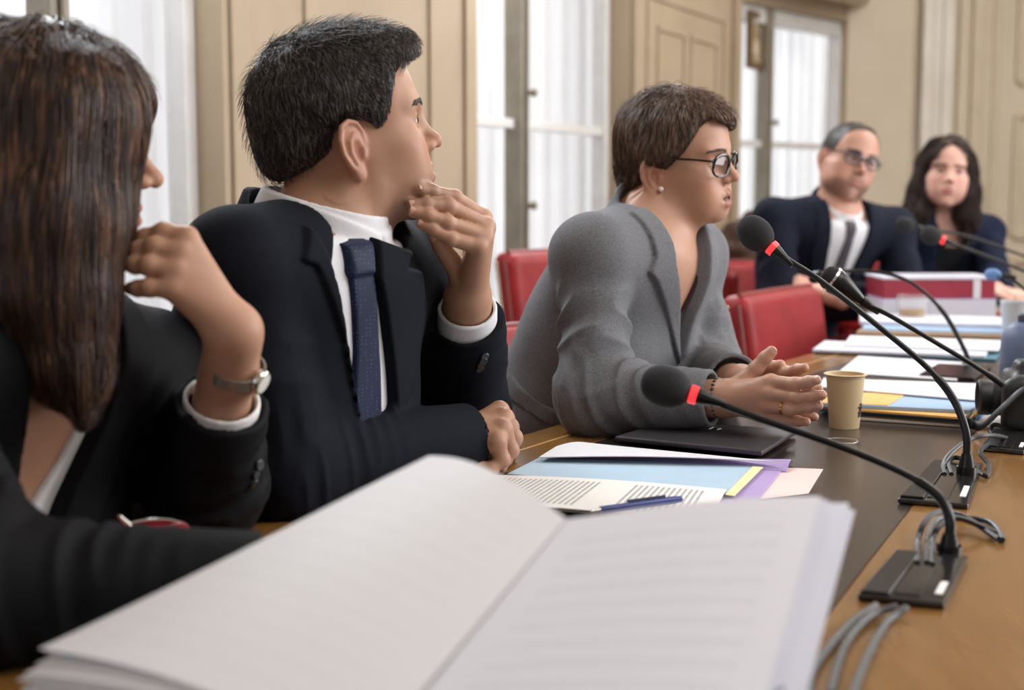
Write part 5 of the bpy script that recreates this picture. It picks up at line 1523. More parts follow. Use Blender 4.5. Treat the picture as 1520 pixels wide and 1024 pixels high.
def lone(o, label, cat, group=None): return tag(o, label, cat, group)

# documents between the man and the speaker
zt = TZ
lone(slab('pink_sheet', [(1142,694),(1222,697),(1200,733),(1120,742)], zt + .0002, zt + .0012, M['pinkp']), 'pale pink sheet sticking out under the lilac folder', 'paper')
lf = empty('lilac_folder', label='lilac card folder lying open under the pale blue folder', cat='folder')
slab('cover', [(806,676),(1174,683),(1118,752),(746,716)], zt + .0014, zt + .0030, M['lilac'], lf)
G = flat([(812,675),(1178,685),(1168,699),(812,680)], zt + .0034, 14, 6, lambda s_, t: np.array([0, 0, .0075 * math.sin(math.pi * t) * (.3 + .7 * s_)]))
MB().sheet(G, .0006).build('flap', M['lilac'], lf, smooth=True); base(lf, T(960, 715, zt))
bf = empty('blue_folder', label='pale blue folder with a yellow inner edge on the lilac folder', cat='folder')
slab('cover', [(800,682),(1130,694),(1086,736),(752,706)], zt + .0034, zt + .0062, M['folder_blue'], bf)
slab('inner_sheet', [(1117,693),(1133,694),(1090,737),(1076,735)], zt + .0064, zt + .0074, M['yellowp'], bf); base(bf, T(940, 712, zt))
lone(MB().sheet(flat([(826,660),(880,656),(1158,683),(800,676)], zt + .0155, 14, 8, lambda s_, t: np.array([0, 0, -.002 + .004 * math.sin(math.pi * s_)])), .0012).build('white_sheets', M['paper'], None, smooth=True), 'white sheets folded over beside the closed laptop', 'paper')
# open booklet with printed text
bk = empty('open_booklet', label='open booklet printed with small type lying before the man', cat='booklet')
G = flat([(720,704),(1078,726),(1050,775),(640,742)], zt + .009, 24, 14, lambda s_, t: np.array([0, 0, .003 * math.sin(math.pi * s_)]))
def rot_page(G): return np.asarray(G)
o_ = page('page', np.transpose(np.asarray(G), (1, 0, 2))[::-1], M['text'], .0012, bk)
slab('page_block', [(722,706),(1074,728),(1046,776),(642,744)], zt + .0064, zt + .0082, M['paper_warm'], bk); base(bk, T(860, 736, zt))
# blue pen
pn = empty('ballpoint_pen', label='blue ballpoint pen lying on the open booklet', cat='pen')
a, b = T(890, 757, zt + .0175), T(985, 744, zt + .0175); d = unit(b - a)
MB().tube([a + d * t for t in (0, .002, .10, .112)], [.0035, .0045, .0045, .0035], 12).build('barrel', mat('pen_blue', srgb(54, 66, 130), .25), pn, smooth=True)
MB().tube([b - d * .05 + np.array([0, 0, .006]), b + d * .002 + np.array([0, 0, .006])], .0014, 8).build('clip', mat('pen_dark', srgb(30, 34, 66), .3), pn, smooth=True)
MB().tube([a, a - d * .012], [.0034, .0008], 10).build('nib', M['steel'], pn, smooth=True); base(pn, a)
# closed laptop
lp = empty('laptop', label='closed dark laptop lying in front of the grey-blazer woman', cat='laptop')
lap_m = noisy('laptop_lid_grey', srgb(58, 56, 60), srgb(64, 62, 66), 60, .42, metal=.3)
q4 = [(984,631),(1182,645),(1131,677),(912,655)]
slab('base', q4, zt + .003, zt + .011, mat('laptop_base', srgb(40, 38, 40), .4), lp, .002)
slab('lid', q4, zt + .0118, zt + .019, lap_m, lp, .0025)
def onlid(x, y, z=zt + .0192): return T(x, y, z)
lgm = MB()
for (x0, y0, x1, y1) in ((1052,637,1060,634),(1060,634,1070,636),(1070,636,1064,638)): lgm.tube([onlid(x0, y0), onlid(x1, y1)], .0008, 6)
lgm.build('lid_mark', mat('mark_silver', srgb(200, 198, 200), .3, metal=.6), lp)
lgm = MB(); lgm.tube([onlid(986, 633), onlid(990, 635)], .0009, 6); lgm.build('lid_spot', mat('spot_pale', srgb(210, 208, 208), .4), lp); base(lp, T(1050, 655, zt))
# paper cup
def cup(name, px, py, hpx, wtop, wbot, lab, m, z=TZ):
    p = T(px, py, z); sc = FPX / p[1]; hh = hpx / sc; rt, rb = wtop / 2 / sc, wbot / 2 / sc
    r = empty(name, label=lab, cat='cup')
    MB().lathe([(0, .006), (rb * .95, .006), (rb * .96, 0), (rb, 0), (rb + (rt - rb) * .96, hh * .97), (rt, hh * .965), (rt + .003, hh * .975), (rt + .0032, hh * .99), (rt + .001, hh), (rt - .002, hh * .99), (rb - .0008, .010), (0, .010)], p, n=48).build('cup_wall', m, r, smooth=True)
    return r, p, hh, rt, rb
r, p, hh, rt, rb = cup('paper_cup', 1253, 634, 82, 58, 44, 'cream paper coffee cup standing by the speaker\'s hands', noisy('cup_card', srgb(214, 190, 152), srgb(206, 182, 144), 20, .55))
mk = MB(); u_ = unit(np.array([1, -.1, 0]))
def on_cup(ang, z):
    rr = rb + (rt - rb) * z / hh + .0004; return p + np.array([rr * math.cos(ang), rr * math.sin(ang), z])
for k, z in enumerate((.020, .026, .034)):
    a0 = -.80 - .05 * k
    mk.tube([on_cup(a0, z), on_cup(a0 + .14, z + .001), on_cup(a0 + .30, z + .003)], .0014, 6)
mk.tube([on_cup(-.78, .018), on_cup(-.71, .040)], .0010, 6); mk.tube([on_cup(-.60, .019), on_cup(-.58, .040)], .0010, 6)
mk.build('printed_mark', mat('cup_print', srgb(70, 54, 44), .6), r); base(r, p)
# clear plastic lid / ring on the table
c = T(1250, 654, TZ + .0022)
lone(MB().lathe([(.0225 + .0012 * math.cos(t), .0009 * math.sin(t)) for t in np.linspace(0, 2 * math.pi, 9)[:-1]], c, n=36, closed=True).build('clear_lid', M['clear'] if 'clear' in M else mat('plastic_clear', (.95, .95, .95), .08, trans=.85), None, smooth=True), 'thin clear plastic lid lying by the coffee cup', 'lid')
# ------------------------------------------------------------------ documents further along the table
z = TZ + .0003
def stack(lab, layers, cat='documents', name='document'):
    """each layer is a thing of its own: (name, label, pixel corners, thickness, material)"""
    global z
    for nm, lb, q4, th, m, ct in layers:
        lone(slab(nm, q4, z, z + th, m), lb, ct); z += th + .0002
stack('', [
    ('kraft_envelope', 'large grey-beige envelope at the bottom of the pile by the coffee cup', [(1270,604),(1516,606),(1508,640),(1250,622)], .004, paper_mat('envelope_grey', srgb(196, 188, 180)), 'envelope'),
    ('blue_folder', 'thick blue folder under the orange folder by the coffee cup', [(1230,596),(1478,602),(1448,628),(1215,610)], .009, M['blue'], 'folder'),
    ('orange_folder', 'orange folder beneath the pale blue sheets by the coffee cup', [(1236,596),(1466,604),(1440,624),(1212,606)], .004, M['orange'], 'folder'),
    ('sky_blue_folder', 'pale blue folder above the orange one by the coffee cup', [(1290,592),(1474,594),(1440,614),(1216,604)], .006, M['sky_blue'], 'folder'),
    ('orange_sheet', 'orange sheet lying slantwise on the pale blue folder', [(1236,581),(1345,586),(1318,602),(1218,598)], .001, M['orange'], 'paper'),
    ('white_sheets', 'white printed sheets on top of the coloured folders by the cup', [(1222,563),(1464,572),(1450,596),(1216,576)], .003, M['paper'], 'paper')])
z = TZ + .0003
stack('', [
    ('white_sheets', 'loose white sheets behind the coffee cup, before the phone-sized black unit', [(1274,530),(1440,540),(1420,566),(1244,554)], .003, M['paper'], 'paper')])
z = TZ + .0003
stack('', [
    ('teal_folder', 'teal folder edge under white sheets beside the red chair', [(1226,512),(1490,522),(1478,536),(1208,524)], .004, M['teal'], 'folder'),
    ('white_sheets', 'white sheets on the teal folder beside the red chair', [(1224,509),(1470,518),(1462,532),(1206,522)], .006, M['paper_cool'], 'paper'),
    ('white_sheets', 'topmost white sheets of the pile on the teal folder', [(1262,500),(1500,508),(1480,522),(1252,514)], .004, M['paper'], 'paper')])
z = TZ + .0003
stack('', [
    ('kraft_folder', 'brown kraft folder beneath the pale papers before the crimson binder', [(1290,484),(1500,490),(1492,506),(1270,500)], .012, M['brownp'], 'folder'),
    ('grey_folder', 'blue-grey folder resting on the brown kraft folder', [(1284,476),(1506,482),(1496,496),(1280,490)], .004, M['sky_blue'], 'folder'),
    ('white_sheets', 'white sheets spread in front of the crimson binder', [(1276,470),(1500,476),(1500,488),(1276,482)], .010, M['paper_cool'], 'paper')])
# the crimson binder: two tone box file with a pale band
bn = empty('box_binder', label='crimson and lilac-white box binder standing on the papers', cat='binder')
zb = TZ + .001; p0, p1 = T(1308, 476, zb), T(1478, 476, zb); sc = FPX / p0[1]; hb = .125
u = unit(p1 - p0); nrm = np.array([-u[1], u[0], 0]); L = np.linalg.norm(p1 - p0); R = np.stack([u, nrm, [0, 0, 1]], 1)
c = (p0 + p1) / 2 + nrm * .10
MB().box(c + np.array([0, 0, .030]), (L / 2, .10, .030), R).build('lower_case', M['paper_cool'], bn, bevel=.003)
MB().box(c + np.array([0, 0, .088]), (L / 2 - .003, .097, .0275), R).build('upper_case', noisy('binder_crimson', srgb(150, 44, 62), srgb(140, 38, 56), 20, .45), bn, bevel=.003)
MB().box(c + u * (L / 2 - .055) - nrm * .0978 + np.array([0, 0, .088]), (.010, .001, .0275), R).build('spine_band', M['paper'], bn)
MB().box(c + np.array([0, 0, .119]), (L / 2, .10, .003), R).build('lid', M['paper_cool'], bn, bevel=.001)
MB().box(c + np.array([0, 0, .0615]), (L / 2, .10, .0012), R).build('trim', M['lilac'], bn); base(bn, c)
# drinking glasses and plastic cups
M['clear'] = mat('glass_clear', (.96, .97, .97), .03, trans=.92, ior=1.2)
def tumbler(px, py, hpx, wpx, lab, liquid=None, name='drinking_glass'):
    q = T(px, py, TZ + .001); sc = FPX / q[1]; hh = hpx / sc; r_ = wpx / 2 / sc; o = empty(name, label=lab, cat='glass')
    MB().lathe([(0, 0), (r_ * .82, 0), (r_, hh), (r_ * .96, hh), (r_ * .78, .006), (0, .006)], q, n=32).build('tumbler', M['clear'], o, smooth=True)
    if liquid: MB().lathe([(0, .0075), (r_ * .76, .0075), (r_ * .86, hh * .55), (0, hh * .55)], q, n=24).build('liquid', liquid, o, smooth=True)
    base(o, q)
tumbler(1353, 483, 46, 46, 'clear tumbler of amber drink before the crimson binder', mat('amber_drink', srgb(222, 170, 90), .1, trans=.5))
q = T(1505, 500, TZ + .001); sc = FPX / q[1]; o = empty('plastic_cup', label='white translucent plastic cup near the table end', cat='cup')
MB().lathe([(0, 0), (.026, 0), (.036, .088), (.038, .090), (.0355, .090), (.0245, .004), (0, .004)], q, n=32).build('cup_wall', mat('plastic_white_translucent', srgb(226, 228, 232), .25, trans=.35), o, smooth=True)
base(o, q)
# black camera and a blue-grey flask at the right of the table
cb = empty('black_camera', label='black camera lying on the table beside the blue-grey cap', cat='camera')
c = T(1522, 634, TZ + .001); R = rot(170, 0, 0)
blk = noisy('camera_black', srgb(20, 20, 22), srgb(30, 30, 33), 200, .5)
def camf(P):
    q = (P - A(c)) @ A(R)
    d = rbox(q, (0, 0, .045), (.066, .030, .042), .012)
    d = smin(d, rbox(q, (0, -.004, .092), (.026, .024, .014), .010), .012)
    d = smin(d, rbox(q, (-.055, .012, .042), (.016, .034, .040), .014), .012)
    return d
sdf_obj('camera_body', camf, c - .15, c + .15, .004, blk, cb)
lc = c + R @ np.array([.005, .030, .045])
MB().lathe([(.028, 0), (.029, .02), (.027, .023), (.028, .026), (.028, .040), (.024, .043), (.022, .036), (0, .033)], lc, R @ np.array([0, 1, 0]), 32).build('camera_lens', blk, cb, smooth=True)
st = spline([c + R @ np.array(v) for v in ((-.068, 0, .07), (-.085, .02, .072), (-.095, .05, .045), (-.080, .075, .014), (-.05, .085, .010), (-.06, .10, .018), (-.085, .095, .03))], 30)
MB().tube(st, .007, 8, flat=.25).build('strap', blk, cb, smooth=True); base(cb, c)
c = T(1518, 566, TZ + .001)
fl = empty('travel_flask', label='blue-grey rounded flask standing behind the black camera', cat='flask')
MB().lathe([(0, 0), (.040, 0), (.043, .008), (.044, .06), (.042, .085), (.034, .104), (.020, .114), (0, .117)], c, n=36).build('flask_body', noisy('flask_blue_grey', srgb(92, 104, 132), srgb(84, 96, 122), 30, .5), fl, smooth=True)
MB().lathe([(0, .116), (.014, .1155), (.014, .128), (.010, .131), (0, .131)], c, n=24).build('stopper', mat('stopper_dark', srgb(60, 66, 84), .4), fl, smooth=True); base(fl, c)

# ------------------------------------------------------------------ gooseneck microphones
M['foam'] = noisy('mic_foam', srgb(34, 34, 36), srgb(44, 44, 46), 900, .95, bmp=.6, bscale=700)
M['mic_black'] = mat('mic_black_satin', srgb(13, 13, 14), .32, spec=.35)
M['mic_gloss'] = mat('mic_plate_gloss', srgb(30, 28, 28), .16, spec=.6)
M['mic_ring'] = mat('mic_ring_lit', srgb(230, 40, 44), .3, emis=((.9, .03, .035), .9))
M['cable'] = mat('cable_black_rubber', srgb(26, 25, 25), .45)
M['tagw'] = mat('sticker_white', srgb(222, 220, 216), .5)
def microphone(lab, path, head, foam=(.020, .028), ring=True, base_px=None, plate=None, plate_z=TZ, cables=(), r0=.0042, cone=False, foam_m='foam'):
    """path: measured points base -> head along the stem; the foam capsule continues past the last one to `head`"""
    o = empty('gooseneck_microphone', label=lab, cat='microphone')
    P_ = spline(path, 46); d = unit(np.asarray(head) - P_[-1])
    n = len(P_); rad = [r0 * (1.25 if i < n * .38 else .92) for i in range(n)]
    MB().tube(P_, rad, 12).build('gooseneck', M['mic_black'], o, smooth=True)
    tip = P_[-1]; rr, hl = foam
    MB().lathe([(r0 * .9, -.028), (r0 * 1.5, -.012), (r0 * 2.1, .0), (r0 * 2.1, .004)], tip, d, 24).build('capsule_collar', M['mic_black'], o, smooth=True)
    if ring: MB().lathe([(r0 * 2.0, .0035), (r0 * 2.4, .004), (r0 * 2.45, .0115), (r0 * 2.0, .012)], tip, d, 28).build('light_ring', M['mic_ring'], o, smooth=True)
    if cone:
        MB().lathe([(.006, .002), (.010, .012), (.0165, .034), (.0205, .050), (.0215, .058), (.0205, .062)], tip, d, 28).build('capsule_body', M['mic_black'], o, smooth=True)
        MB().lathe([(.0207, .060), (.0216, .0605), (.0216, .064), (.0205, .0645)], tip, d, 28).build('chrome_rim', M['steel'], o, smooth=True)
        MB().lathe([(.0206, .062), (.0195, .071), (.014, .078), (.007, .0805), (0, .081)], tip, d, 28).build('grille', M['foam'], o, smooth=True)
    else: MB().lathe([(0, .010)] + [(rr * math.sin(t) ** .85, .012 + hl - hl * math.cos(t)) for t in np.linspace(.25, math.pi, 18)], tip, d, 28).build('foam_windscreen', M[foam_m], o, smooth=True)
    if plate is not None:
        b = P_[0]
        cl = -(b[2] - plate_z - .006)
        MB().lathe([(.0125, cl), (.0125, cl * .5), (.011, -.014), (.0085, -.002), (.0065, .006)], b, (0, 0, 1), 20).build('connector', M['mic_black'], o, smooth=True)
        MB().prism([tuple(p[:2]) for p in plate][::-1], plate_z + .0004, plate_z + .007).build('base_plate', M['mic_gloss'], o, bevel=.002)
    return o
def unit_plate(o, px4, z=TZ, keys=True, cabs=(), clear=None):
    """mic unit: glossy plate with a raised speaker panel, a slot, a sticker and cables"""
    c = [T(x, y, z) for x, y in px4]
    f = lambda u, v: (c[0] * (1 - u) + c[1] * u) * (1 - v) + (c[3] * (1 - u) + c[2] * u) * v
    MB().prism([tuple(p[:2]) for p in (f(.02, .04), f(.36, .04), f(.36, .97), f(.02, .97))][::-1], z + .007, z + .0095).build('button_panel', M['mic_black'], o, bevel=.0012)
    MB().prism([tuple(p[:2]) for p in (f(.385, .10), f(.70, .10), f(.70, .93), f(.385, .93))][::-1], z + .007, z + .0082).build('speaker_panel', M['mic_gloss'], o, bevel=.0008)
    MB().prism([tuple(p[:2]) for p in (f(.84, .62), f(.93, .62), f(.93, .86), f(.84, .86))][::-1], z + .0072, z + .0078).build('white_sticker', M['tagw'], o)
    for cb_ in cabs: MB().tube(spline(cb_, 40), .0032, 8).build('cable', M['cable'], o, smooth=True)
    return f
zc = TZ + .008
# the speaker's live microphone
o = microphone('live microphone with a glowing red ring pointing at the grey-blazer woman', [W(1435,680,1.782), W(1434,642,1.787), W(1415,592,1.805), W(1376,545,1.82), W(1300,481,1.84), W(1220,418,1.87), W(1172,387,1.885), W(1153,374,1.89)], W(1122,347,1.90), foam=(.0222, .0262),
    plate=[T(*q) for q in ((1386,690),(1458,694),(1437,757),(1332,748))])
unit_plate(o, [(1386,690),(1458,694),(1437,757),(1332,748)], cabs=[[T(1402,704,zc), W(1400,690,1.83), W(1412,672,1.86), W(1440,652,1.90), W(1470,646,1.93), T(1496,650,TZ + .004)], [T(1412,704,zc), W(1408,686,1.85), W(1424,680,1.86), T(1462,706,TZ + .004), T(1468,690,TZ + .004), W(1455,670,1.90), T(1475,655,TZ + .004)]])
base(o, T(1400, 722, TZ))
# the near microphone with the stem sweeping across the papers
o = microphone('microphone with an unlit-looking red band, its stem arching low before the laptop', [W(1409,800,1.397), W(1410,772,1.40), W(1398,742,1.415), W(1366,716,1.44), W(1320,692,1.455), W(1240,660,1.475), W(1130,622,1.50), W(1070,600,1.515), W(1040,589,1.52)], W(985,572,1.53), foam=(.0232, .0275),
    plate=[T(*q) for q in ((1330,826),(1437,834),(1402,906),(1272,893))])
f = unit_plate(o, [(1330,826),(1437,834),(1402,906),(1272,893)], cabs=[
    [T(1362,836,zc), W(1362,806,1.45), W(1372,776,1.47), W(1392,760,1.50), W(1430,766,1.53), T(1486,802,TZ + .004), T(1470,775,TZ + .004), W(1420,768,1.56), W(1390,772,1.55), W(1378,800,1.47), T(1376,836,zc)],
    [T(1384,838,zc), W(1384,806,1.45), W(1394,782,1.47), T(1420,768,TZ + .02), T(1478,790,TZ + .0035)],
    [T(1330,900,zc), T(1290,915,TZ + .006), T(1255,958,TZ + .0035), T(1232,1030,TZ + .0035)],
    [T(1345,902,zc), T(1318,922,TZ + .004), T(1290,970,TZ + .0035), T(1262,1040,TZ + .0035)],
    [T(1300,898,zc), T(1262,925,TZ + .006), T(1220,975,TZ + .004), T(1203,1012,TZ + .0035), T(1208,1050,TZ + .0035)]])
base(o, T(1350, 870, TZ))
# third microphone along the row, no red band
o = microphone('microphone with a bare black head, third along the inner edge of the table', [W(1513,640,2.12), W(1513,616,2.12), W(1498,580,2.13), W(1450,545,2.15), W(1380,503,2.18), W(1320,468,2.21), W(1292,455,2.23), W(1283,449,2.235)], W(1246,422,2.24), cone=True, ring=False,
    plate=[T(*q) for q in ((1474,644),(1534,648),(1520,676),(1456,670))])
unit_plate(o, [(1474,644),(1534,648),(1520,676),(1456,670)], cabs=[[T(1478,652,zc), W(1470,640,2.14), W(1478,630,2.16), T(1505,640,TZ + .004)]])
base(o, T(1500, 660, TZ))
# fourth, arching the other way
o = microphone('small microphone unit amid the white sheets, its stem arching towards the suited man', [W(1437,534,2.96), W(1432,520,2.96), W(1410,478,2.97), W(1385,446,2.99), W(1350,418,3.03), W(1310,405,3.07), W(1262,402,3.11), W(1232,405,3.13)], W(1210,412,3.15), foam=(.014, .020), ring=False, foam_m='mic_black',
    plate=[T(*q) for q in ((1392,544),(1472,548),(1446,566),(1364,560))])
base(o, T(1420, 552, TZ))
# fifth and sixth, from the far side of the table
o = microphone('blurred microphone with a red band before the dark-haired woman', [W(1640,470,3.55), W(1610,446,3.56), W(1560,420,3.58), W(1500,394,3.60), W(1440,371,3.62), W(1404,358,3.63)], W(1376,347,3.64), foam=(.024, .028), plate=[T(*q) for q in ((1600,492),(1690,496),(1660,514),(1580,508))])
base(o, T(1640, 500, TZ))
o = microphone('dark microphone head in front of the dark-haired woman, behind the red-banded one', [W(1640,452,4.0), W(1600,420,4.01), W(1540,388,4.03), W(1440,352,4.06), W(1364,338,4.08)], W(1343,333,4.09), foam=(.022, .027), ring=False, plate=[T(*q) for q in ((1610,464),(1690,468),(1670,480),(1596,476))])
base(o, T(1640, 472, TZ))
o = microphone('microphone with a blue head bent down by the plastic cup', [W(1560,520,3.2), W(1548,480,3.2), W(1530,440,3.22), W(1505,416,3.25), W(1492,410,3.27)], W(1470,407,3.30), foam=(.014, .020), ring=False, foam_m='mic_blue' if False else 'mic_black', plate=[T(*q) for q in ((1540,524),(1620,528),(1600,544),(1522,540))])
for ch in COL.objects:
    if ch.parent == o and ch.name.startswith('foam'): ch.data.materials[0] = mat('mic_blue', srgb(88, 124, 176), .6)
base(o, T(1560, 530, TZ))

# ------------------------------------------------------------------ chairs
M['leather'] = noisy('chair_leather_red', srgb(146, 30, 33), srgb(124, 22, 26), 12, .52, bmp=.15, bscale=160, spec=.3)
M['leather_edge'] = noisy('chair_welt', srgb(126, 46, 40), srgb(110, 38, 34), 30, .55)
M['stud'] = mat('stud_nickel', srgb(206, 196, 184), .25, metal=1)
M['chair_wood'] = noisy('chair_wood', srgb(84, 54, 34), srgb(104, 70, 46), 10, .4)
def make_chair(lab, group, loc, yaw, back_h=.86, w=.255, arms=True, lo=.46):
    """upholstered armchair; local x = facing, y = left"""
    o = empty('upholstered_chair', label=lab, cat='chair', group=group)
    def bx(c, h, r):
        return lambda P: rbox(P, c, h, r)
    def backf(P):
        q = P.copy(); q[:, 0] = P[:, 0] + (P[:, 2] - F32(.45)) * F32(.16)
        q[:, 0] += F32(.20) * np.square(q[:, 1]) * -1.0
        return rbox(q, (-.235, 0, lo + (back_h - lo) / 2), (.042, w, (back_h - lo) / 2), .034)
    V, Q = mesh_sdf(backf, (-.45, -.4, .3), (.1, .4, 1.2), .008); ob = obj_np('backrest', V, Q, M['leather'], o)
    V, Q = mesh_sdf(lambda P: smin(rbox(P, (.03, 0, .43), (.24, w - .02, .045), .035), ell(P, (.03, 0, .46), (.20, .20, .035)), .03), (-.4, -.4, .3), (.4, .4, .6), .008); obj_np('seat', V, Q, M['leather'], o)
    # welt piping and studs round the back
    wl = MB()
    def bk(y, z, dx): return np.array([-.235 + dx - (z - .45) * .16 + .20 * y * y, y, z])
    zt_ = back_h
    for s in (1, -1):
        st = MB()
        side = [bk(s * w, z, .012) for z in np.linspace(lo + .04, zt_ - .02, 8)]
        wl.tube(side, .006, 8)
        for k, z in enumerate(np.linspace(lo + .04, zt_ - .03, 24)):
            st.lathe([(.0062, 0), (.0050, .0028), (.002, .0042), (0, .0044)], bk(s * w, z, -.018), (0, s, 0), 8)
        st.build('nail_studs', M['stud'], ob, smooth=True)
    wl.tube([bk(y, zt_, .012) for y in np.linspace(-w + .02, w - .02, 10)], .006, 8)
    wl.build('welt_piping', M['leather_edge'], ob, smooth=True)
    if lo > .5:
        for s in (1, -1): MB().tube([(-.21, s * (w - .05), .42), (-.255, s * (w - .05), lo + .05)], .018, 10).build('back_post', M['chair_wood'], o, smooth=True)
    if arms:
        for s in (1, -1):
            V, Q = mesh_sdf(lambda P, s=s: smin(rbox(P, (-.02, s * (w + .005), .640), (.20, .030, .026), .024), rc(P, (.16, s * (w + .005), .638), (.165, s * (w + .005), .634), .036, .034), .02), (-.4, -.45, .55), (.4, .45, .8), .007); ar = obj_np('armrest', V, Q, M['leather'], o)
            MB().tube(spline([(.13, s * (w + .005), .61), (.14, s * (w + .005), .52), (.17, s * (w - .02), .42)], 10), .020, 10).build('arm_post', M['chair_wood'], ar, smooth=True)
            sm = MB()
            for k in range(9):
                t = math.pi * (k / 8 - .5); sm.lathe([(.0055, 0), (.0045, .0024), (0, .0040)], (.202, s * (w + .005) + .026 * math.sin(t), .638 + .024 * math.cos(t) - .010), (1, 0, 0), 8)
            sm.build('arm_studs', M['stud'], ar, smooth=True)
    for (x, y) in ((.22, w - .04), (.22, -w + .04), (-.24, w - .05), (-.24, -w + .05)):
        MB().lathe([(.014, 0), (.020, .03), (.024, .20), (.030, .39)], (x, y, 0), n=14).build('leg', M['chair_wood'], o, smooth=True)
    place(o, loc, yaw)
    return o
def place(o, loc, yaw):
    o.location = (loc[0], loc[1], loc[2] if len(loc) > 2 else 0); o.rotation_euler = (0, 0, math.radians(yaw))
def another(o, lab, loc, yaw, group=None):
    c_ = copy_thing(o); c_['label'] = lab; place(c_, loc, yaw); return c_
G_ = 'red studded chairs round the table'
ch0 = make_chair('empty red chair pushed up to the table between the grey-blazer woman and the suited man', G_, (.915, 3.485), -33)
another(ch0, 'red chair turned side-on, its studded edge showing just behind the empty chair', (.83, 4.06), -6)
another(ch0, 'red chair whose rounded corner shows highest between the grey blazer and the navy suit', (.44, 4.36), -98)
another(ch0, 'red chair under the suited man at the table end', (1.02, 4.86), -75)
another(ch0, 'red chair under the grey-blazer woman, hidden by her jacket', (.27, 2.56), -48)
another(ch0, 'red chair under the man resting his chin, a corner showing at his back', (-.31, 1.87), -40)
another(ch0, 'red chair under the long-haired woman, mostly hidden by her black jacket', (-.56, 1.43), -24)
another(ch0, 'red chair under the dark-haired woman', (1.53, 5.26), -92)
make_chair('red chair with a gap below its back, standing near the window behind the grey blazer', G_, (.36, 3.78), -42, .95, .25, False, .66)

# ------------------------------------------------------------------ carved dark settle behind the chairs
def settle():
    o = empty('carved_chair', label='dark wooden chair with a carved crest behind the suited man', cat='chair')
    c = W(1112, 390, 5.5); x0, y0 = c[0], c[1]; u = unit(np.array([.86, -.2, 0])); n = np.array([u[1], -u[0], 0])
    P_ = lambda t, z: np.array([x0, y0, 0]) + u * t + np.array([0, 0, z])
    prof = [(-.24, .0), (.24, .0), (.24, .86), (.215, .885), (.19, .90), (.17, .95), (.13, .945), (.10, .99), (.05, 1.005), (.0, 1.03), (-.05, 1.005), (-.10, .99), (-.13, .945), (-.17, .95), (-.19, .90), (-.215, .885), (-.24, .86)]
    R = np.stack([u, n, [0, 0, 1]], 1)
    def f(P):
        q = (P - A([x0, y0, 0])) @ A(R)
        d = smax(poly2(q[:, 0], q[:, 2], prof), np.abs(q[:, 1]) - F32(.03), .01)
        ca = vnoise(q * A((26, 10, 26))) * F32(.012)
        return np.where(q[:, 2] > .84, d + ca, d)
    sdf_obj('carved_back', f, [x0 - .6, y0 - .4, 0], [x0 + .6, y0 + .4, 1.2], .010, M['wood_dark'], o)
    MB().box(P_(0, .42) + n * .20, (.24, .20, .03), R).build('seat', M['wood_dark'], o, bevel=.005)
    for sx in (-.20, .20): MB().box(P_(sx, .195) + n * .36, (.03, .03, .195), R).build('leg', M['wood_dark'], o, bevel=.004)
    base(o, (x0, y0, 0))
settle()

# ------------------------------------------------------------------ the open report held up near the lens
def lerp(a, b, t): return np.asarray(a, float) * (1 - t) + np.asarray(b, float) * t
rp_ = empty('open_report', label='thick open report of white pages propped up across the near end of the table', cat='report')
S0, S1 = W(842, 770, 1.00), W(548, 1130, .79)
R0, R1 = W(1216, 744, 1.04), W(1106, 1140, .80)
L0, L1 = W(638, 684, 1.13), W(66, 958, .94)
def sheet_between(a0, a1, b0, b1, bow, nu=16, nv=16, off=0.0, sag=0.0):
    """a = spine edge top/bottom, b = outer edge top/bottom"""
    nrm = unit(np.cross(np.asarray(b0) - a0, np.asarray(a1) - a0)); nrm = nrm if nrm[2] > 0 else -nrm
    G = []
    for i in range(nv):
        t = i / (nv - 1); r = []
        for j in range(nu):
            s_ = j / (nu - 1); p = lerp(lerp(a0, b0, s_), lerp(a1, b1, s_), t)
            r.append(p + nrm * (bow * math.sin(math.pi * min(1, s_ * .9)) + off + sag * s_ * s_ + .0035 * s_ * math.sin(3.1 * t + 6 * off * 100 + s_ * 2)))
        G.append(r)
    return G
# right-hand block of pages, fanned at the free edge
for k in range(9):
    e = np.array([.0019 * k, .0012 * k, -.0022 * k]); r0 = R0 + e * 1.0 + np.array([.002 * (k % 3), 0, 0]); r1 = R1 + e
    if k >= 5: r0 = r0 + np.array([.012, .012, .002]); r1 = r1 + np.array([.010, .006, .0])
    page('page', sheet_between(S0 + np.array([0, 0, -.0012 * k]), S1 + np.array([0, 0, -.0012 * k]), r0, r1, .006), M['text_big'] if k == 0 else M['paper_cool'], .0005, rp_)
# turned-over block on the left
for k in range(9):
    e = np.array([-.0016 * k, -.0030 * k, -.0026 * k]); jx = np.array([.0025 * ((k * 7) % 4 - 1.5), .002 * ((k * 5) % 3 - 1), 0])
    page('page', sheet_between(S0 + np.array([-.001, 0, -.0012 * k]), S1 + np.array([-.004, 0, -.0012 * k]), L0 + e * .5, L1 + e * 1.6 + jx, .016, sag=-.004), M['text_faint'] if k == 0 else M['paper'], .0005, rp_)
base(rp_, (0, .9, TZ))
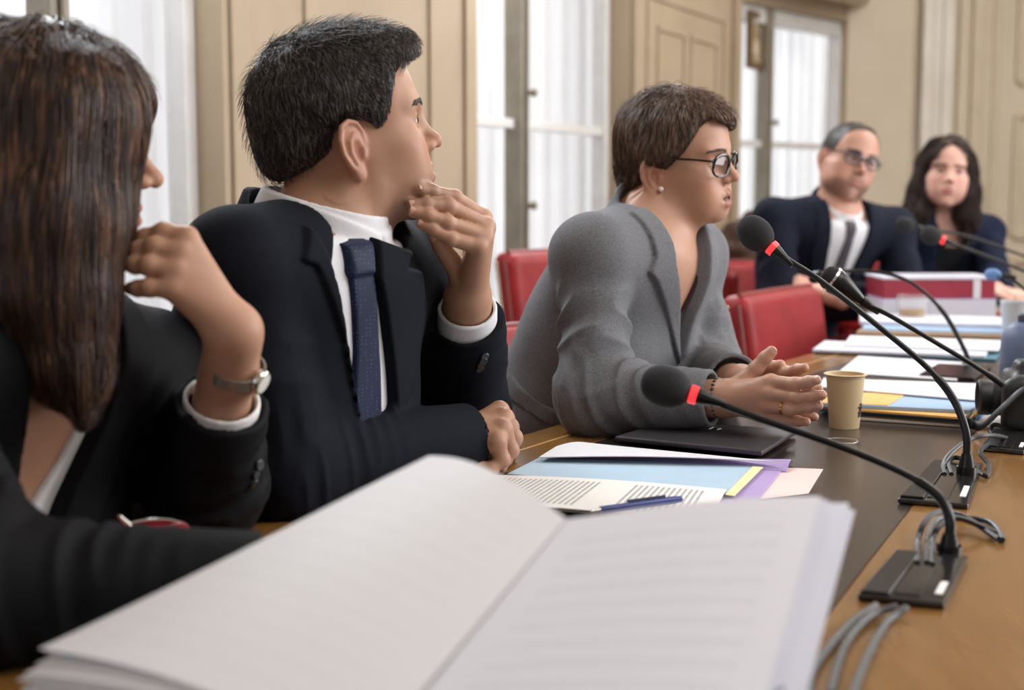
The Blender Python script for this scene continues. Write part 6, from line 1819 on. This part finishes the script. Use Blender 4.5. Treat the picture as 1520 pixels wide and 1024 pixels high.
# what carries it: a pile of bound volumes lying on the table under the pages
zz = TZ + .0004
for k, (lab, th, m_, dx, a_) in enumerate((('grey bound volume at the bottom of the pile under the open report', .030, noisy('volume_grey', srgb(120, 122, 130), srgb(110, 112, 120), 20, .5), 0, 60), ('blue bound volume on top of the pile under the open report', .022, noisy('volume_blue', srgb(70, 84, 120), srgb(62, 76, 110), 20, .5), .012, 52))):
    o = empty('bound_volume', label=lab, cat='book', group='volumes under the open report')
    cx_, cy_ = .035 + dx, .84; an = math.radians(a_); R = np.array([[math.cos(an), -math.sin(an), 0], [math.sin(an), math.cos(an), 0], [0, 0, 1.0]])
    MB().box((cx_, cy_, zz + th / 2), (.105, .075, th / 2 - .002), R).build('page_block', M['paper'], o)
    for s_ in (0, 1): MB().box((cx_, cy_, zz + (.001 if s_ == 0 else th - .001)), (.108, .078, .001), R).build('cover', m_, o, bevel=.0006)
    zz += th + .0004; base(o, (cx_, cy_, zz - th))
# loose cream page and pale blue sheets lying beneath the report
lone(page('loose_page', quadgrid(W(846,800,.985), W(770,900,.93), W(650,1130,.80), W(560,1100,.81), 8, 8), M['paper_warm'], .0006), 'cream page showing in the fold of the open report', 'paper')
lone(slab('blue_sheets', [(140,965),(360,1000),(330,1090),(66,1010)], TZ + .0004, TZ + .006, M['paper_cool']), 'pale bluish sheets lying under the corner of the open report', 'paper')
# ------------------------------------------------------------------ light: bright overcast sky outside, daylight and lamps within
w = bpy.data.worlds.new('sky'); scene.world = w; w.use_nodes = True
wn = w.node_tree; bg = wn.nodes['Background']
tc = wn.nodes.new('ShaderNodeTexCoord'); sx = wn.nodes.new('ShaderNodeVectorMath'); sx.operation = 'DOT_PRODUCT'
sx.inputs[1].default_value = (-.82, .52, .25); wn.links.new(tc.outputs['Generated'], sx.inputs[0])
rp = wn.nodes.new('ShaderNodeValToRGB'); wn.links.new(sx.outputs['Value'], rp.inputs[0])
rp.color_ramp.elements[0].position = .0; rp.color_ramp.elements[0].color = (.38, .355, .335, 1)
rp.color_ramp.elements[1].position = .55; rp.color_ramp.elements[1].color = (3.15, 3.3, 3.55, 1)
wn.links.new(rp.outputs[0], bg.inputs[0]); bg.inputs[1].default_value = .62
def area(name, loc, to, size, e, col=(1, 1, 1), sy=None):
    l = bpy.data.lights.new(name, 'AREA'); l.energy = e; l.size = size; l.color = col
    if sy: l.shape = 'RECTANGLE'; l.size_y = sy
    o = bpy.data.objects.new(name, l); COL.objects.link(o)
    o.location = loc; o.rotation_euler = (Vector(to) - Vector(loc)).to_track_quat('-Z', 'Y').to_euler(); return o
area('ceiling_light', (1.6, 1.2, 3.2), (.2, 2.2, 1.0), 2.0, 40, (1, .975, .95))
area('window_daylight', (4.2, 2.6, 2.0), (.0, 1.9, 1.0), 2.6, 92, (.97, .98, 1.0), 2.0)
area('far_ceiling_light', (2.6, 5.2, 3.2), (1.4, 5.4, 1.0), 2.0, 60, (1, .96, .90))
# unseen lamps added inside the first two windows' heads to strengthen their daylight rim
_q0, _q1, _u, _n, _L = seg(A0, A1)
for nm, t_, aim, e_ in (('added_rim_lamp', (w1a + w1b) / 2, (-.3, 1.6, .95), 26), ('added_rim_lamp_far', (w2a + w2b) / 2, (.05, 2.3, .95), 34)):
    p_ = _q0 + _u * t_ + _n * .06; p_[2] = 2.45
    area(nm, tuple(p_), aim, 1.1, e_, (.88, .94, 1.0), .9)
scene.view_settings.view_transform = 'Standard'; scene.view_settings.look = 'None'
scene.view_settings.exposure = 0.80; scene.view_settings.gamma = 1.0
scene.cycles.use_denoising = True
scene.cycles.max_bounces = 8; scene.cycles.transparent_max_bounces = 12
# ------------------------------------------------------------------ camera
cam = bpy.data.cameras.new('camera'); co = bpy.data.objects.new('camera', cam); COL.objects.link(co)
cam.sensor_width = 36.0; cam.lens = FPX / 1520 * 36.0; cam.clip_start = .02
co.location = CAM; co.rotation_euler = (math.pi / 2 - PITCH, 0, 0)
cam.dof.use_dof = True; cam.dof.focus_distance = 1.92; cam.dof.aperture_fstop = 3.7; cam.dof.aperture_blades = 0
scene.camera = co
